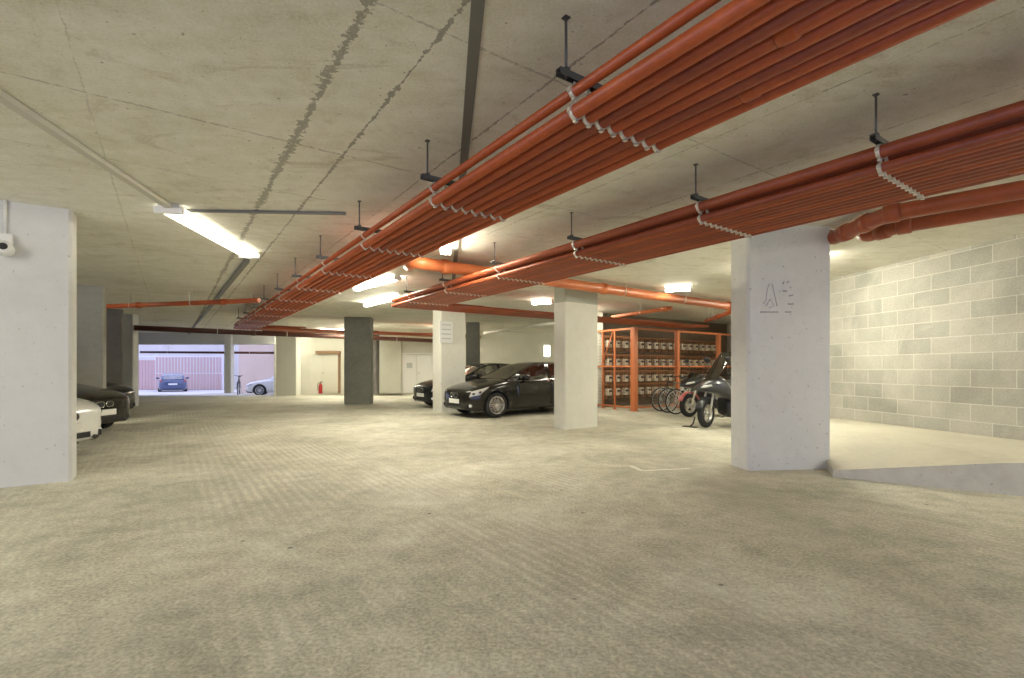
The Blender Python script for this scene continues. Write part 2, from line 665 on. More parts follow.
nx = 14
rows = []
for i in range(nx + 1):
    p = kl + (ke - kl) * (i / nx)
    q = Vector((5.75 + (p.x - kl.x) * .2, 9.85, 0))
    q.x = min(q.x, 6.19 + .03)
    p.x = min(p.x, 7.55 - .12 * (p.y + 1.35) - .02)
    row = []
    for j in range(9):
        t = j / 8
        w = p.lerp(q, t)
        w.x = min(w.x, 7.55 - .12 * (w.y + 1.35) - .01)
        row.append((w.x, w.y, slab_z(w.x) * (1 - .18 * t)))
    rows.append(row)
tv = [[bm.verts.new(v) for v in r] for r in rows]
bv = [[bm.verts.new((v[0], v[1], -.02)) for v in r] for r in rows]
kerb_faces = []
for i in range(nx):
    for j in range(8):
        bm.faces.new((tv[i][j], tv[i + 1][j], tv[i + 1][j + 1], tv[i][j + 1]))
    kerb_faces.append(bm.faces.new((tv[i][0], bv[i][0], bv[i + 1][0], tv[i + 1][0])))
    bm.faces.new((tv[i][8], tv[i + 1][8], bv[i + 1][8], bv[i][8]))
for i in (0, nx):
    for j in range(8):
        bm.faces.new((tv[i][j], tv[i][j + 1], bv[i][j + 1], bv[i][j]))
for f in kerb_faces:
    f.material_index = 1
struct('trim_2', bm, None, mats=[M['slab'], M['kerb']])

# far walls
BACK = 24.5
wall_local('wall_back', (-11.9, BACK), (3.2, BACK), -.3, CEIL, .25, M['wall_pale'])
wall_local('wall_left', (-19.2, -2), (-19.2, BACK), -.3, CEIL, .25, M['wall_dark'])
# beam over the opening to the yard
bm = new_bm()
bx(bm, (-15.6, BACK + .1, 2.72), (7.6, .5, .58))
struct('trim_3', bm, M['column'])
# walls out in the yard
wall_local('wall_yard', (-18.4, 33), (-11.0, 33), -.6, 3.3, .25, M['peach'])
wall_local('wall_yard.001', (-44, 44.5), (-12, 44.5), -.6, 6.5, .3, M['yard'])
# wall behind the meter cage
cg0 = Vector((3.54, 14.2, 0))
w0 = cg0 + B * 1.55 - Pd * .05
w1 = cg0 + B * 1.55 + Pd * 7.4
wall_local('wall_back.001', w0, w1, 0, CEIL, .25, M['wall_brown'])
wall_local('wall_back.002', (w0.x, w0.y), (3.2, BACK), 0, CEIL, -.25, M['wall_pale'])
wall_local('wall_right.002', (8.6, 10.3), (8.6, 20.2), 0, CEIL, -.25, M['wall_pale'])

# pale pier on the back wall
bm = new_bm()
c0, c1 = PY(378, 393, BACK), PY(402, 393, BACK)
bx(bm, ((c0.x + c1.x) / 2, BACK - .15, CEIL / 2), (c1.x - c0.x, .3, CEIL))
struct('trim_4', bm, M['wall_pale'])

# door_1: cream door with a brown head
dt = thing('door_1', None, None, (PY(329, 393, BACK).x, BACK - .01, 0))
dt['kind'] = 'structure'
w = PY(340, 393, BACK).x - PY(318, 393, BACK).x
bm = new_bm(); bx(bm, (.06, -.03, .98), (w - .25, .05, 1.95), bevel=.005); obj('door_leaf', bm, M['door_cream'], dt)
bm = new_bm(); bx(bm, (0, -.10, 2.03), (w + .1, .2, .14), bevel=.01); obj('door_head', bm, M['brown_wood'], dt)
bm = new_bm(); bx(bm, (w / 2 - .02, -.05, .98), (.1, .1, 1.95)); obj('door_post', bm, M['brown_wood'], dt)
bm = new_bm(); tube(bm, [(-.28, -.06, 1.0), (-.28, -.12, 1.0), (-.18, -.12, 1.0)], .012, 8); obj('door_handle', bm, M['chrome'], dt)
# door_2: white double door with a small sign
dt = thing('door_2', None, None, (PY(417, 393, BACK).x, BACK - .01, 0))
dt['kind'] = 'structure'
for s in (-1, 1):
    bm = new_bm(); bx(bm, (s * .38, -.03, .96), (.74, .05, 1.9), bevel=.005); obj('door_leaf', bm, M['door_white'], dt)
bm = new_bm()
bx(bm, (-.80, -.04, .98), (.07, .08, 1.96)); bx(bm, (.80, -.04, .98), (.07, .08, 1.96)); bx(bm, (0, -.04, 1.97), (1.67, .08, .07))
obj('door_frame', bm, M['door_white'], dt)
bm = new_bm(); bx(bm, (-.36, -.062, 1.38), (.28, .012, .26)); obj('door_sign', bm, M['sign_ink'], dt)
bm = new_bm(); tube(bm, [(.07, -.05, 1.0), (.07, -.11, 1.0), (.18, -.11, 1.0)], .012, 8); obj('door_handle', bm, M['chrome'], dt)


# ------------------------------------------------------------------ columns
def column(label, corner, w, dpt, rz, m, cham=.03):
    """concrete column; corner = its front left corner seen from the camera"""
    ux, uy = Vector((math.cos(rz), math.sin(rz), 0)), Vector((-math.sin(rz), math.cos(rz), 0))
    c = Vector(corner) + ux * (w / 2) + uy * (dpt / 2)
    bm = new_bm()
    t = bmesh.new()
    bmesh.ops.create_cube(t, size=1)
    bmesh.ops.scale(t, vec=(w, dpt, CEIL), verts=t.verts)
    bmesh.ops.translate(t, vec=(0, 0, CEIL / 2), verts=t.verts)
    ve = [e for e in t.edges if abs(e.verts[0].co.z - e.verts[1].co.z) > 1]
    bmesh.ops.bevel(t, geom=ve, offset=cham, segments=1, affect='EDGES')
    join(bm, t)
    o = obj('concrete_column', bm, m, recenter=False)
    o.location = (c.x, c.y, 0)
    o.rotation_euler = (0, 0, rz)
    tag(o, label, 'column')
    return o


col_r = column('wide lavender white concrete column with pencil scribbles beside the raised kerb', (2.865, 5.95, 0), 1.10, .40, ANG_A * .9, M['column'])
# left column: corner given at its right edge
rc = PX(72, 481, 0)
col_l = column('white concrete column at the left edge with a security camera on it', rc - Pd * 1.1, 1.1, .35, ANG_P, M['column'])
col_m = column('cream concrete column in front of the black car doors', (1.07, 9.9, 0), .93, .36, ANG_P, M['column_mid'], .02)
col_s = column('cream concrete column with a white notice board behind the black car bonnet', PX(441, 412, 0), .80, .55, ANG_P, M['column_cream'], .02)
c = PY(466, 400, 18.7)
column('dim grey column standing behind the notice board column', (c.x, c.y, 0), .5, .5, 0, M['column_raw'], .02)
c = PX(344, 404.5, 0)
column('dark raw concrete column alone in the middle distance', c, .90, .5, .12, M['column_raw'], .02)
c = PY(366, 400, 23.0)
column('narrow dark column just right of and behind the lone raw one', (c.x, c.y, 0), .5, .5, 0, M['column_brown'], .02)
c = PY(276, 395, 22.2)
column('pale column hiding the back of the far white car', (c.x, c.y, 0), .92, .5, 0, M['column_cream'], .02)
c = PX(106, 427, 0)
column('grey column behind the black parked car on the left', PX(104.5, 426, 0) - Pd * .95, .95, .40, ANG_P, M['column_grey'], .03)
c = PY(122, 412, 14.6)
column('dark brown column left of the yard opening', c - Vector((0, 0, c.z)) - Pd * 1.1, 1.1, .5, ANG_P, M['column_brown'], .02)
c = PY(123, 395, 15.9)
column('pale slim post at the left side of the yard opening', (c.x, c.y, 0), .30, .3, .1, M['column'], .02)
c = PY(131, 395, 24.3)
column('dim far pier right behind the pale slim post', (c.x - .9, c.y, 0), .9, .4, 0, M['column_grey'], .02)
c = PY(224, 395, 24.2)
column('white post at the right side of the yard opening', (c.x, c.y, 0), .34, .3, 0, M['column'], .02)

# pencil scribble on the wide column: a cone outline, lines and dots
rz = ANG_A * .9


def on_face(px, py):
    """local point on the front face of the right column that shows at photo pixel px, py"""
    n = Vector((math.sin(rz), -math.cos(rz), 0))
    p0 = Vector((2.865, 5.95, 0))
    d = Vector(((px - 512) / F, 1, (HOR - py) / F))
    t = (p0 - Vector((0, 0, EYE))).dot(n) / d.dot(n)
    w = Vector((0, 0, EYE)) + d * t
    return col_r.matrix_basis.inverted() @ w


for k, pts in enumerate([[(763, 304), (766, 300), (767, 290), (769, 284), (772, 284), (774, 292), (776, 302), (777, 306)],
                         [(760, 312), (778, 312)], [(766, 306), (770, 299), (774, 306), (769, 308)],
                         [(783, 284), (784, 281)], [(787, 283), (789, 281)], [(790, 288), (791, 287)],
                         [(783, 291), (787, 291)], [(789, 296), (793, 295)], [(788, 304), (793, 304)], [(785, 312), (791, 312)]]):
    bm = new_bm()
    q = [on_face(*p) for p in pts]
    tube(bm, q, .006 if len(pts) > 2 else .009, 6)
    obj('pencil_mark', bm, M['pencil'], col_r)

# notice board on the column
p0 = PX(441, 412, 0)
cnt = p0 + Pd * .16
zc = EYE + (HOR - 332) / F * cnt.y
t = thing('notice_board', 'white notice board high on the cream column behind the black car', 'sign', (cnt.x + B.x * -.012, cnt.y - B.y * .012, zc), ANG_P)
bm = new_bm(); bx(bm, (0, 0, 0), (.42, .02, .62), bevel=.004); obj('board', bm, M['sign'], t)
bm = new_bm()
for k in range(4):
    bx(bm, (0, -.012, .2 - k * .13), (.30, .004, .035))
obj('printed_panel', bm, M['sign_ink'], t)

# ------------------------------------------------------------------ pipe racks
O1 = PX(566, 17, CEIL); O1.z = 0
O2 = PX(876, 94, CEIL); O2.z = 0


def RP(O, lat, s, z):
    v = O + Pd * lat + B * s
    return Vector((v.x, v.y, z))


ZL, ZU, ZC = 2.545, 2.645, 2.715


def rack(O, n, lat0, pitch, r, s0, s_end, run, upper, hang, side, ms, label):
    """parallel pipes hung under the ceiling that all turn right at the far end"""
    for i in range(n):
        lat = lat0 + i * pitch
        se = s_end - lat
        bm = new_bm()
        path = round_path([RP(O, lat, s0, ZL), RP(O, lat, se, ZL), RP(O, run, se, ZL)], .07)
        tube(bm, path, r, 14)
        tg = obj('service_pipe', bm, ms[i % len(ms)])
        tag(tg, '%s pipe from the left in the lower row of the %s' % (ORD[i], label), 'pipe', 'lower pipes of the ' + label)
        sock = []
        if i % 3 == 0:
            sock = [s0 + .0 + 2.15 + .1 * i, 6.0 + .2 * i]
        for s in sock:
            bm = new_bm()
            c0 = RP(O, lat, s, ZL)
            tube(bm, [c0, c0 + B * .012, c0 + B * .07, c0 + B * .082], [r + .001, r + .007, r + .007, r + .001], 14)
            q = obj('coupling', bm, ms[i % len(ms)])
            q.parent = tg
            q.location = q.location - tg.location
    for i, (lat, ru) in enumerate(upper):
        bm = new_bm()
        tube(bm, round_path([RP(O, lat, s0, ZU), RP(O, lat, s_end - lat - .1, ZU), RP(O, lat + 2, s_end - lat - .1, ZU)], .07), ru, 14)
        tag(obj('service_pipe', bm, ms[0]), '%s pipe riding above the %s' % (['leftmost', 'inner'][i], label), 'pipe', 'upper pipes of the ' + label)
    # hangers: first one built, the rest copied
    wid = lat0 + (n - 1) * pitch
    root = None
    for k, s in enumerate(hang):
        c = RP(O, 0, s, 0)
        lab = '%s hanger of the %s, counted from the camera' % (ORD[k], label)
        if root is None:
            root = thing('pipe_hanger', lab, 'pipe hanger', (c.x, c.y, ZC - .02), ANG_P, 'hangers of the ' + label)
            for lx in (0.0, wid + .08):
                bm = new_bm(); tube(bm, [(lx, 0, .0), (lx, 0, CEIL - ZC + .02)], .007, 8)
                bx(bm, (lx, 0, CEIL - ZC + .015), (.032, .032, .006))
                bx(bm, (lx, 0, .045), (.03, .03, .012))
                obj('rod', bm, M['rod'], root)
            bm = new_bm()
            L = wid + .18
            bx(bm, (L / 2 - .05, 0, .032), (L, .036, .006))
            for q in (-1, 1):
                bx(bm, (L / 2 - .05, q * .0165, .016), (L, .004, .032))
            obj('channel', bm, M['steel'], root)

            def clamp(lx, zz, rr):
                bm = new_bm()
                z = zz - ZC + .02
                lathe(bm, [(rr + .001, -.011), (rr + .007, -.011), (rr + .007, .011), (rr + .001, .011)], 16, Matrix.Translation((lx, 0, z)) @ Matrix.Rotation(PI / 2, 4, 'X'), True)
                for q in (-1, 1):
                    bx(bm, (lx + q * (rr + .006), 0, z), (.014, .024, .022))
                bx(bm, (lx - rr * .0, 0, z - rr - .010), (.02, .022, .014))
                tube(bm, [(lx, 0, z + rr), (lx, 0, .0)], .006, 6)
                obj('pipe_clamp', bm, M['clamp'], root)
            for i in range(n):
                clamp(lat0 + i * pitch, ZL, r)
            for lat, ru in upper:
                clamp(lat, ZU, ru)
        else:
            dup(root, (c.x, c.y, ZC - .02), ANG_P, lab)


rack(O1, 8, .063, .091, .0345, -3.4, 16.4, 9.0, [(.055, .027), (.2, .024)], [-1.63, 0, 1.61, 3.27, 4.9, 6.5, 8.1, 9.7, 11.3, 12.9, 14.5], 1,
     [M['pipe_a'], M['pipe_a'], M['pipe_b']], 'nearer orange pipe rack')
rack(O2, 11, .08, .079, .0310, -3.6, 8.65, 10.0, [(.06, .042), (.19, .03)], [-1.4, 0, 1.31, 2.9, 4.5, 6.1, 7.6], 1,
     [M['pipe_b'], M['pipe_a'], M['pipe_b'], M['pipe_b']], 'farther orange pipe rack')


def big_pipe(label, pts, r, m, rad=.15, sockets=(), drops=(), group=None):
    bm = new_bm()
    path = round_path(pts, rad)
    tube(bm, path, r, 18)
    o = obj('drain_pipe', bm, m)
    tag(o, label, 'pipe', group)
    for (i, t) in sockets:
        a, b = Vector(pts[i]), Vector(pts[i + 1])
        c = a.lerp(b, t)
        d = (b - a).normalized()
        bm = new_bm()
        tube(bm, [c - d * .07, c - d * .06, c + d * .06, c + d * .07], [r + .001, r + .016, r + .016, r + .001], 18)
        q = obj('coupling', bm, m, None)
        q.parent = o
        q.location = q.location - o.location
    for (i, t) in drops:
        a, b = Vector(pts[i]), Vector(pts[i + 1])
        c = a.lerp(b, t)
        bm = new_bm()
        for sd in (-1, 1):
            dd = (b - a).normalized().cross(Vector((0, 0, 1))) * (r + .004) * sd
            tube(bm, [c + dd + Vector((0, 0, -.02)), Vector((c.x + dd.x, c.y + dd.y, CEIL - .004))], .006, 6)
        d = (b - a).normalized()
        tube(bm, [c - d * .012, c + d * .012], r + .004, 18, cap=False)
        q = obj('pipe_strap', bm, M['clamp'], None)
        q.parent = o
        q.location = q.location - o.location
    return o


ZB = 2.84
a, b = PX(412, 262, ZB), PX(742, 308, ZB)
big_pipe('long fat orange drain pipe crossing above the farther pipe rack', [a + Vector((-.15, .5, .05)), a, b], .095, M['pipe_c'], .2, [(1, .06), (1, .44), (1, .93)], [(1, .5), (1, .72), (1, .25)])
a, b = PX(612, 317, 2.70), PX(672, 308, 2.80)
big_pipe('thin pink orange branch pipe joining the fat drain pipe', [a, b], .05, M['pipe_c'], .1, [(0, .9)], [(0, .5)])
a, b = PX(733, 311, 2.64), PX(706, 321, 2.64)
big_pipe('short red pipe end seen left of the wide lavender column', [a, b], .05, M['pipe_a'], .1, [(0, .5)], [(0, .8)])
# two fat red pipes at the right with a swept elbow
z2 = 2.86
p1, p2, p3 = PX(1060, 183, z2), PX(886, 214, z2), PX(834, 238, z2)
big_pipe('upper fat red pipe below the right end of the farther rack, bent toward the column', [p1 + (p1 - p2).normalized() * 2.0, p2, p3, p3 + Vector((0, .10, .045))], .085, M['pipe_b'], .25, [(0, .985), (1, .35), (1, .75)], [(0, .3)])
p1, p2 = PX(1060, 200, z2 + .01), PX(899, 227, z2 + .01)
p3 = PX(868, 236, z2 + .01)
big_pipe('lower fat red pipe nearest the block wall', [p1 + (p1 - p2).normalized() * 2.0, p2, p3, p3 + Vector((0, .08, .045))], .075, M['pipe_b'], .12, [(0, .985), (1, .5)], [(0, .3)])
# left and far pipes
a, b = PX(92, 307, 2.72), PX(259, 300.4, 2.72)
big_pipe('thin red pipe on the left running into the nearer rack', [a, b], .052, M['pipe_a'], .1, [(0, .3), (0, .8)], [(0, .25), (0, .62)])
a, b = PX(134, 327.8, 2.56), PX(440, 341, 2.56)
big_pipe('dark brown pipe crossing the far left before the yard opening', [a, b], .09, M['pipe_d'], .1, [(0, .3), (0, .7)], [(0, .2), (0, .4), (0, .6), (0, .8)])
a, b = PX(262, 330, 2.80), PX(480, 336, 2.80)
big_pipe('upper red pipe above the lone dark column', [a, b], .075, M['pipe_a'], .1, [(0, .4)], [(0, .3), (0, .6)])
a, b = Vector((-18.9, 24.93, 2.06)), Vector((-11.95, 24.93, 2.02))
big_pipe('dark pipe hung across the top of the yard opening', [a, b], .06, M['pipe_d'], .1, [], [(0, .2), (0, .8)])
a, b = PX(484, 333, 2.7), PX(556, 323, 2.7)
big_pipe('pale pipe above the black car roof', [a, b], .05, M['trunk'], .1, [], [(0, .3), (0, .7)])

# ------------------------------------------------------------------ conduits and trunking on the ceiling


def strip(name, label, pa, pb, w, h, m, cat='trunking'):
    pa, pb = Vector(pa), Vector(pb)
    d = pb - pa
    bm = new_bm()
    L = d.length
    rot = Matrix.Rotation(math.atan2(d.y, d.x), 3, 'Z')
    bx(bm, (0, 0, 0), (L, w, h), bevel=min(w, h) * .12)
    o = obj(name, bm, m, recenter=False)
    mid = (pa + pb) / 2
    o.location = (mid.x, mid.y, CEIL - .004 - h / 2)
    o.rotation_euler = (0, 0, math.atan2(d.y, d.x))
    return tag(o, label, cat)


LA, LB = PX(168, 211, 2.92), PX(250, 257, 2.92)
strip('cable_trunking', 'pale cable trunking leading to the lamp on the left ceiling', PX(-60, 57, CEIL - .03), LA, .075, .045, M['trunk'])
strip('cable_trunking', 'grey cable trunking running from the left lamp to the far end', PX(247, 259, CEIL), PX(188, 334, CEIL), .08, .05, M['grey_trunk'])
strip('cable_trunking', 'short grey conduit crossing the ceiling beside the left lamp', PX(186, 209, CEIL), PX(346, 212, CEIL), .03, .03, M['grey_trunk'])

# ------------------------------------------------------------------ lamps


def lamp(label, pa, pb, m, wdt=.15):
    pa, pb = Vector(pa), Vector(pb)
    d = pb - pa
    L = math.hypot(d.x, d.y)
    mid = (pa + pb) / 2
    t = thing('ceiling_lamp', label, 'ceiling lamp', (mid.x, mid.y, CEIL - .10), math.atan2(d.y, d.x))
    bm = new_bm()
    bx(bm, (0, 0, .08), (L, wdt * .8, .04), bevel=.006)
    obj('housing', bm, M['white_plastic'], t)
    bm = new_bm()
    rings = []
    for x in (-L / 2 + .04, L / 2 - .04):
        ring = []
        for k in range(13):
            a = PI * k / 12
            ring.append(Vector((x, math.cos(a) * wdt / 2, .06 - math.sin(a) * .062)))
        rings.append(ring)
    loft(bm, rings)
    obj('diffuser', bm, m, t)
    for s in (-1, 1):
        bm = new_bm()
        bx(bm, (s * (L / 2 - .018), 0, .032), (.044, wdt * 1.04, .072), bevel=.008)
        obj('end_cap', bm, M['white_plastic'], t)
    return t


lamp('long fluorescent lamp on the left ceiling at the end of pale trunking', LA, LB, M['lamp_soft'], .28)
lamp('bright lamp behind the nearer pipe rack, above the fat orange pipe elbow', (-.84, 6.1, 0), (-.97, 7.15, 0), M['lamp'])
lamp('bright lamp low in the gap between the two pipe racks', PX(402, 297, 2.92), PX(366, 306, 2.92), M['lamp_mid'])
lamp('bright lamp just below the middle of the nearer rack', PX(398, 279, 2.92), PX(356, 290, 2.92), M['lamp_mid'])
lamp('small lamp behind the fat orange pipe near the meter cage', PX(664, 291, 2.92), PX(692, 289.5, 2.92), M['lamp_mid'])
lamp('bright lamp half hidden behind the wide lavender column', (4.66, 7.35, 0), (4.45, 8.85, 0), M['lamp'])
lamp('small lamp above the black car roof left of the cream column', PX(532, 304, 2.92), PX(553, 302.4, 2.92), M['lamp_mid'])
lamp('added fill lamp above the raised bay outside the right edge', (6.5, 3.4, 0), (6.7, 1.9, 0), M['lamp'])  # unseen lamp added to light the near floor and its bounce
lamp('added far fill lamp hidden behind the lone dark column', (-6.2, 19.6, 0), (-6.75, 21.3, 0), M['lamp'])  # added out of sight to brighten the back area
lamp('added far fill lamp hidden behind the notice board column', (-2.75, 20.0, 0), (-2.95, 21.5, 0), M['lamp'])  # extra lamp, put in for light near the white double door
lamp('added unseen fill lamp over the parked cars on the left', (-11.2, 9.2, 0), (-12.0, 10.4, 0), M['lamp'])  # not a visible fitting; added as fill over the left bays
lamp('added fill lamp hidden behind the cream column with a grey head', (1.95, 13.6, 0), (2.2, 15.2, 0), M['lamp_mid'])  # added light source, kept out of view by the column
lamp('added fill lamp in the cage corner hidden by the wide lavender column', (6.9, 12.3, 0), (7.7, 13.5, 0), M['lamp'])  # unseen extra lamp, brightens the space around the cage
lamp('added far fill lamp hidden behind the pale column by the far white car', (-10.75, 23.0, 0), (-10.95, 24.0, 0), M['lamp_mid'])  # put in to make the back wall glow; no visible fitting
lamp('added far fill lamp masked by the red pipes above the cream door', (-8.7, 22.0, 0), (-7.4, 22.5, 0), M['lamp'])  # added to lift the darker left part of the back wall
lamp('added fill lamp behind the camera over the middle lane', (-1.0, -2.0, 0), (-1.9, -.7, 0), M['lamp_mid'])  # unseen lamp added to brighten the foreground
lamp('added fill lamp beside the camera over the left bays', (-5.2, 1.0, 0), (-6.1, 2.3, 0), M['lamp'])  # off-screen addition lighting the near floor, and the ceiling by bounce

# wall light on the back wall
c = PY(547, 351, BACK - .05)
t = thing('wall_light', 'bright bulkhead light on the back wall above the black car', 'wall light', (c.x, BACK, c.z))
bm = new_bm(); bx(bm, (0, -.03, 0), (.36, .06, .62), bevel=.02); obj('base', bm, M['white_plastic'], t)
bm = new_bm(); bx(bm, (0, -.09, 0), (.30, .07, .56), bevel=.03); obj('diffuser', bm, M['lamp_soft'], t)

# security camera on the left column
pc = rc - Pd * .52
nrm = -B
base = pc + nrm * .0
zc = EYE + (HOR - 250) / F * pc.y
t = thing('security_camera', 'white security camera on the left column below a thin conduit', 'security camera', (base.x, base.y, zc), ANG_P)
bm = new_bm(); tube(bm, [(-.0, -.016, .16), (-.0, -.016, CEIL - zc - .0)], .014, 10); obj('conduit', bm, M['white_plastic'], t)
bm = new_bm(); bx(bm, (0, -.035, .11), (.12, .07, .10), bevel=.01); obj('junction_box', bm, M['white_plastic'], t)
bm = new_bm()
lathe(bm, [(0, -.07), (.055, -.068), (.07, -.05), (.072, .05), (.06, .062), (0, .064)], 24, Matrix.Translation((.01, -.09, 0)) @ Matrix.Rotation(math.radians(80), 4, 'X'))
hs = obj('camera_body', bm, M['white_plastic'], t)
bm = new_bm(); lathe(bm, [(0, .006), (.03, .004), (.036, 0), (.036, -.01)], 20, Matrix.Translation((.01, -.157, .012)) @ Matrix.Rotation(math.radians(80), 4, 'X')); obj('lens', bm, M['black'], t)

# ------------------------------------------------------------------ cars


def curve(pts):
    xs = np.array([p[0] for p in pts][::-1]) if pts[0][0] > pts[-1][0] else np.array([p[0] for p in pts])
    ys = np.array([p[1] for p in pts][::-1]) if pts[0][0] > pts[-1][0] else np.array([p[1] for p in pts])
    h = np.diff(xs)
    dl = np.diff(ys) / h
    m = np.zeros(len(xs))
    m[0], m[-1] = dl[0], dl[-1]
    for i in range(1, len(xs) - 1):
        if dl[i - 1] * dl[i] > 0:
            w1, w2 = 2 * h[i] + h[i - 1], h[i] + 2 * h[i - 1]
            m[i] = (w1 + w2) / (w1 / dl[i - 1] + w2 / dl[i])

    def f(x):
        x = min(max(x, xs[0]), xs[-1])
        i = int(min(max(np.searchsorted(xs, x) - 1, 0), len(xs) - 2))
        t = (x - xs[i]) / h[i]
        return float((2 * t ** 3 - 3 * t * t + 1) * ys[i] + (t ** 3 - 2 * t * t + t) * h[i] * m[i] + (-2 * t ** 3 + 3 * t * t) * ys[i + 1] + (t ** 3 - t * t) * h[i] * m[i + 1])
    return f


W_ = curve([(2.16, .44), (2.125, .62), (2.03, .755), (1.85, .84), (1.5, .875), (.8, .88), (-1.0, .882), (-1.6, .87), (-1.95, .81), (-2.1, .70), (-2.16, .60)])
T_ = curve([(2.16, .605), (2.125, .685), (2.03, .745), (1.8, .825), (1.4, .905), (.98, .975), (.5, .985), (-1.2, 1.0), (-1.8, .985), (-2.05, .95), (-2.16, .84)])
S_ = curve([(2.16, .56), (2.125, .63), (2.03, .68), (1.8, .75), (1.4, .83), (.98, .90), (.5, .93), (-1.2, .97), (-1.8, .95), (-2.05, .91), (-2.16, .80)])
Z_ = curve([(2.16, .25), (2.1, .20), (1.85, .17), (-1.8, .18), (-2.05, .24), (-2.16, .34)])
R_ = curve([(1.0, .978), (.62, 1.155), (.3, 1.305), (.0, 1.395), (-.45, 1.425), (-.95, 1.405), (-1.45, 1.335), (-1.72, 1.27), (-1.9, 1.13), (-2.06, .965)])
WB_ = curve([(1.0, .70), (.62, .775), (.2, .80), (-1.0, .80), (-1.6, .75), (-2.06, .66)])
WR_ = curve([(1.0, .66), (.3, .56), (-.4, .555), (-1.4, .53), (-2.06, .56)])


def section(x):
    w, t, s, z = W_(x), T_(x), S_(x), Z_(x)
    h = s - z
    return [(0, z), (.55 * w, z), (.86 * w, z + .01), (.955 * w, z + .13 * h), (.985 * w, z + .32 * h), (1.0 * w, z + .52 * h), (.992 * w, z + .70 * h), (.985 * w, z + .84 * h), (.965 * w, z + .95 * h), (.91 * w, s + .25 * (t - s)), (.75 * w, s + .62 * (t - s)), (.4 * w, s + .93 * (t - s)), (0, t)]


def surf(x, v):
    sec = section(x)
    i = int(min(max(math.floor(v), 0), len(sec) - 2))
    f = v - i
    return Vector((x, sec[i][0] * (1 - f) + sec[i + 1][0] * f, sec[i][1] * (1 - f) + sec[i + 1][1] * f))


def patch(bm, fx0, fx1, v0, v1, off, nu=10, nv=8, side=1):
    """piece of the body surface lifted by off; fx0/fx1 give the ends at each v fraction"""
    g = []
    for j in range(nv + 1):
        fv = j / nv
        v = v0 + (v1 - v0) * fv
        xa = fx0(fv) if callable(fx0) else fx0
        xb = fx1(fv) if callable(fx1) else fx1
        row = []
        for i in range(nu + 1):
            x = xa + (xb - xa) * i / nu
            e = .012
            p = surf(x, v)
            n = (surf(x - e, v) - surf(x + e, v)).cross(surf(x, min(v + .05, 11.99)) - surf(x, max(v - .05, 0.0)))
            n.normalize()
            if n.y < 0:
                n = -n
            q0, q = p - n * .004, p + n * off
            row.append((bm.verts.new((q.x, q.y * side, q.z)), bm.verts.new((q0.x, q0.y * side, q0.z))))
        g.append(row)
    for j in range(nv):
        for i in range(nu):
            f = bm.faces.new((g[j][i][0], g[j][i + 1][0], g[j + 1][i + 1][0], g[j + 1][i][0]))
            f.smooth = True
    for j in range(nv):
        for i in (0, nu):
            bm.faces.new((g[j][i][0], g[j + 1][i][0], g[j + 1][i][1], g[j][i][1]))
    for i in range(nu):
        for j in (0, nv):
            bm.faces.new((g[j][i][0], g[j][i + 1][0], g[j][i + 1][1], g[j][i][1]))


AX = (1.41, -1.28)
WRAD = .318


def car_body(paint):
    bm = new_bm()
    xs = [2.16, 2.15, 2.14, 2.125, 2.1, 2.07, 2.03, 1.98, 1.92] + list(np.linspace(1.85, -1.85, 56)) + [-1.92, -1.98, -2.03, -2.07, -2.1, -2.13, -2.15, -2.16]
    rings = []
    for x in xs:
        sec = section(x)
        ring = [Vector((x, y, z)) for y, z in sec] + [Vector((x, -y, z)) for y, z in sec[-2:0:-1]]
        rings.append(ring)
    loft(bm, rings)
    bmesh.ops.recalc_face_normals(bm, faces=bm.faces)
    me = bpy.data.meshes.new('body')
    bm.to_mesh(me)
    bm.free()
    o = bpy.data.objects.new('body', me)
    COL.objects.link(o)
    cut = new_bm()
    for ax in AX:
        for s in (-1, 1):
            lathe(cut, [(0, -.18), (.365, -.18), (.365, .18), (0, .18)], 40, Matrix.Translation((ax, s * .80, WRAD)) @ Matrix.Rotation(PI / 2, 4, 'X'))
    bmesh.ops.recalc_face_normals(cut, faces=cut.faces)
    cme = bpy.data.meshes.new('cut')
    cut.to_mesh(cme)
    cut.free()
    co = bpy.data.objects.new('cut', cme)
    COL.objects.link(co)
    md = o.modifiers.new('b', 'BOOLEAN')
    md.object = co
    md.operation = 'DIFFERENCE'
    md.solver = 'EXACT'
    dg = bpy.context.evaluated_depsgraph_get()
    dg.update()
    res = bpy.data.meshes.new_from_object(o.evaluated_get(dg))
    bpy.data.objects.remove(co)
    bpy.data.objects.remove(o)
    res.materials.clear()
    res.materials.append(paint)
    res.materials.append(M['dark_in'])
    for p in res.polygons:
        c = p.center
        for ax in AX:
            if math.hypot(c.x - ax, c.z - WRAD) < .37 and abs(c.y) < W_(c.x) * .93 and c.z < .7:
                if abs(p.normal.y) > .9 or math.hypot(c.x - ax, c.z - WRAD) > .355:
                    p.material_index = 1
        if c.z < .2:
            p.material_index = 1
        p.use_smooth = True
    res.name = 'body'
    try:
        res.set_sharp_from_angle(angle=math.radians(42))
    except Exception:
        pass
    return res


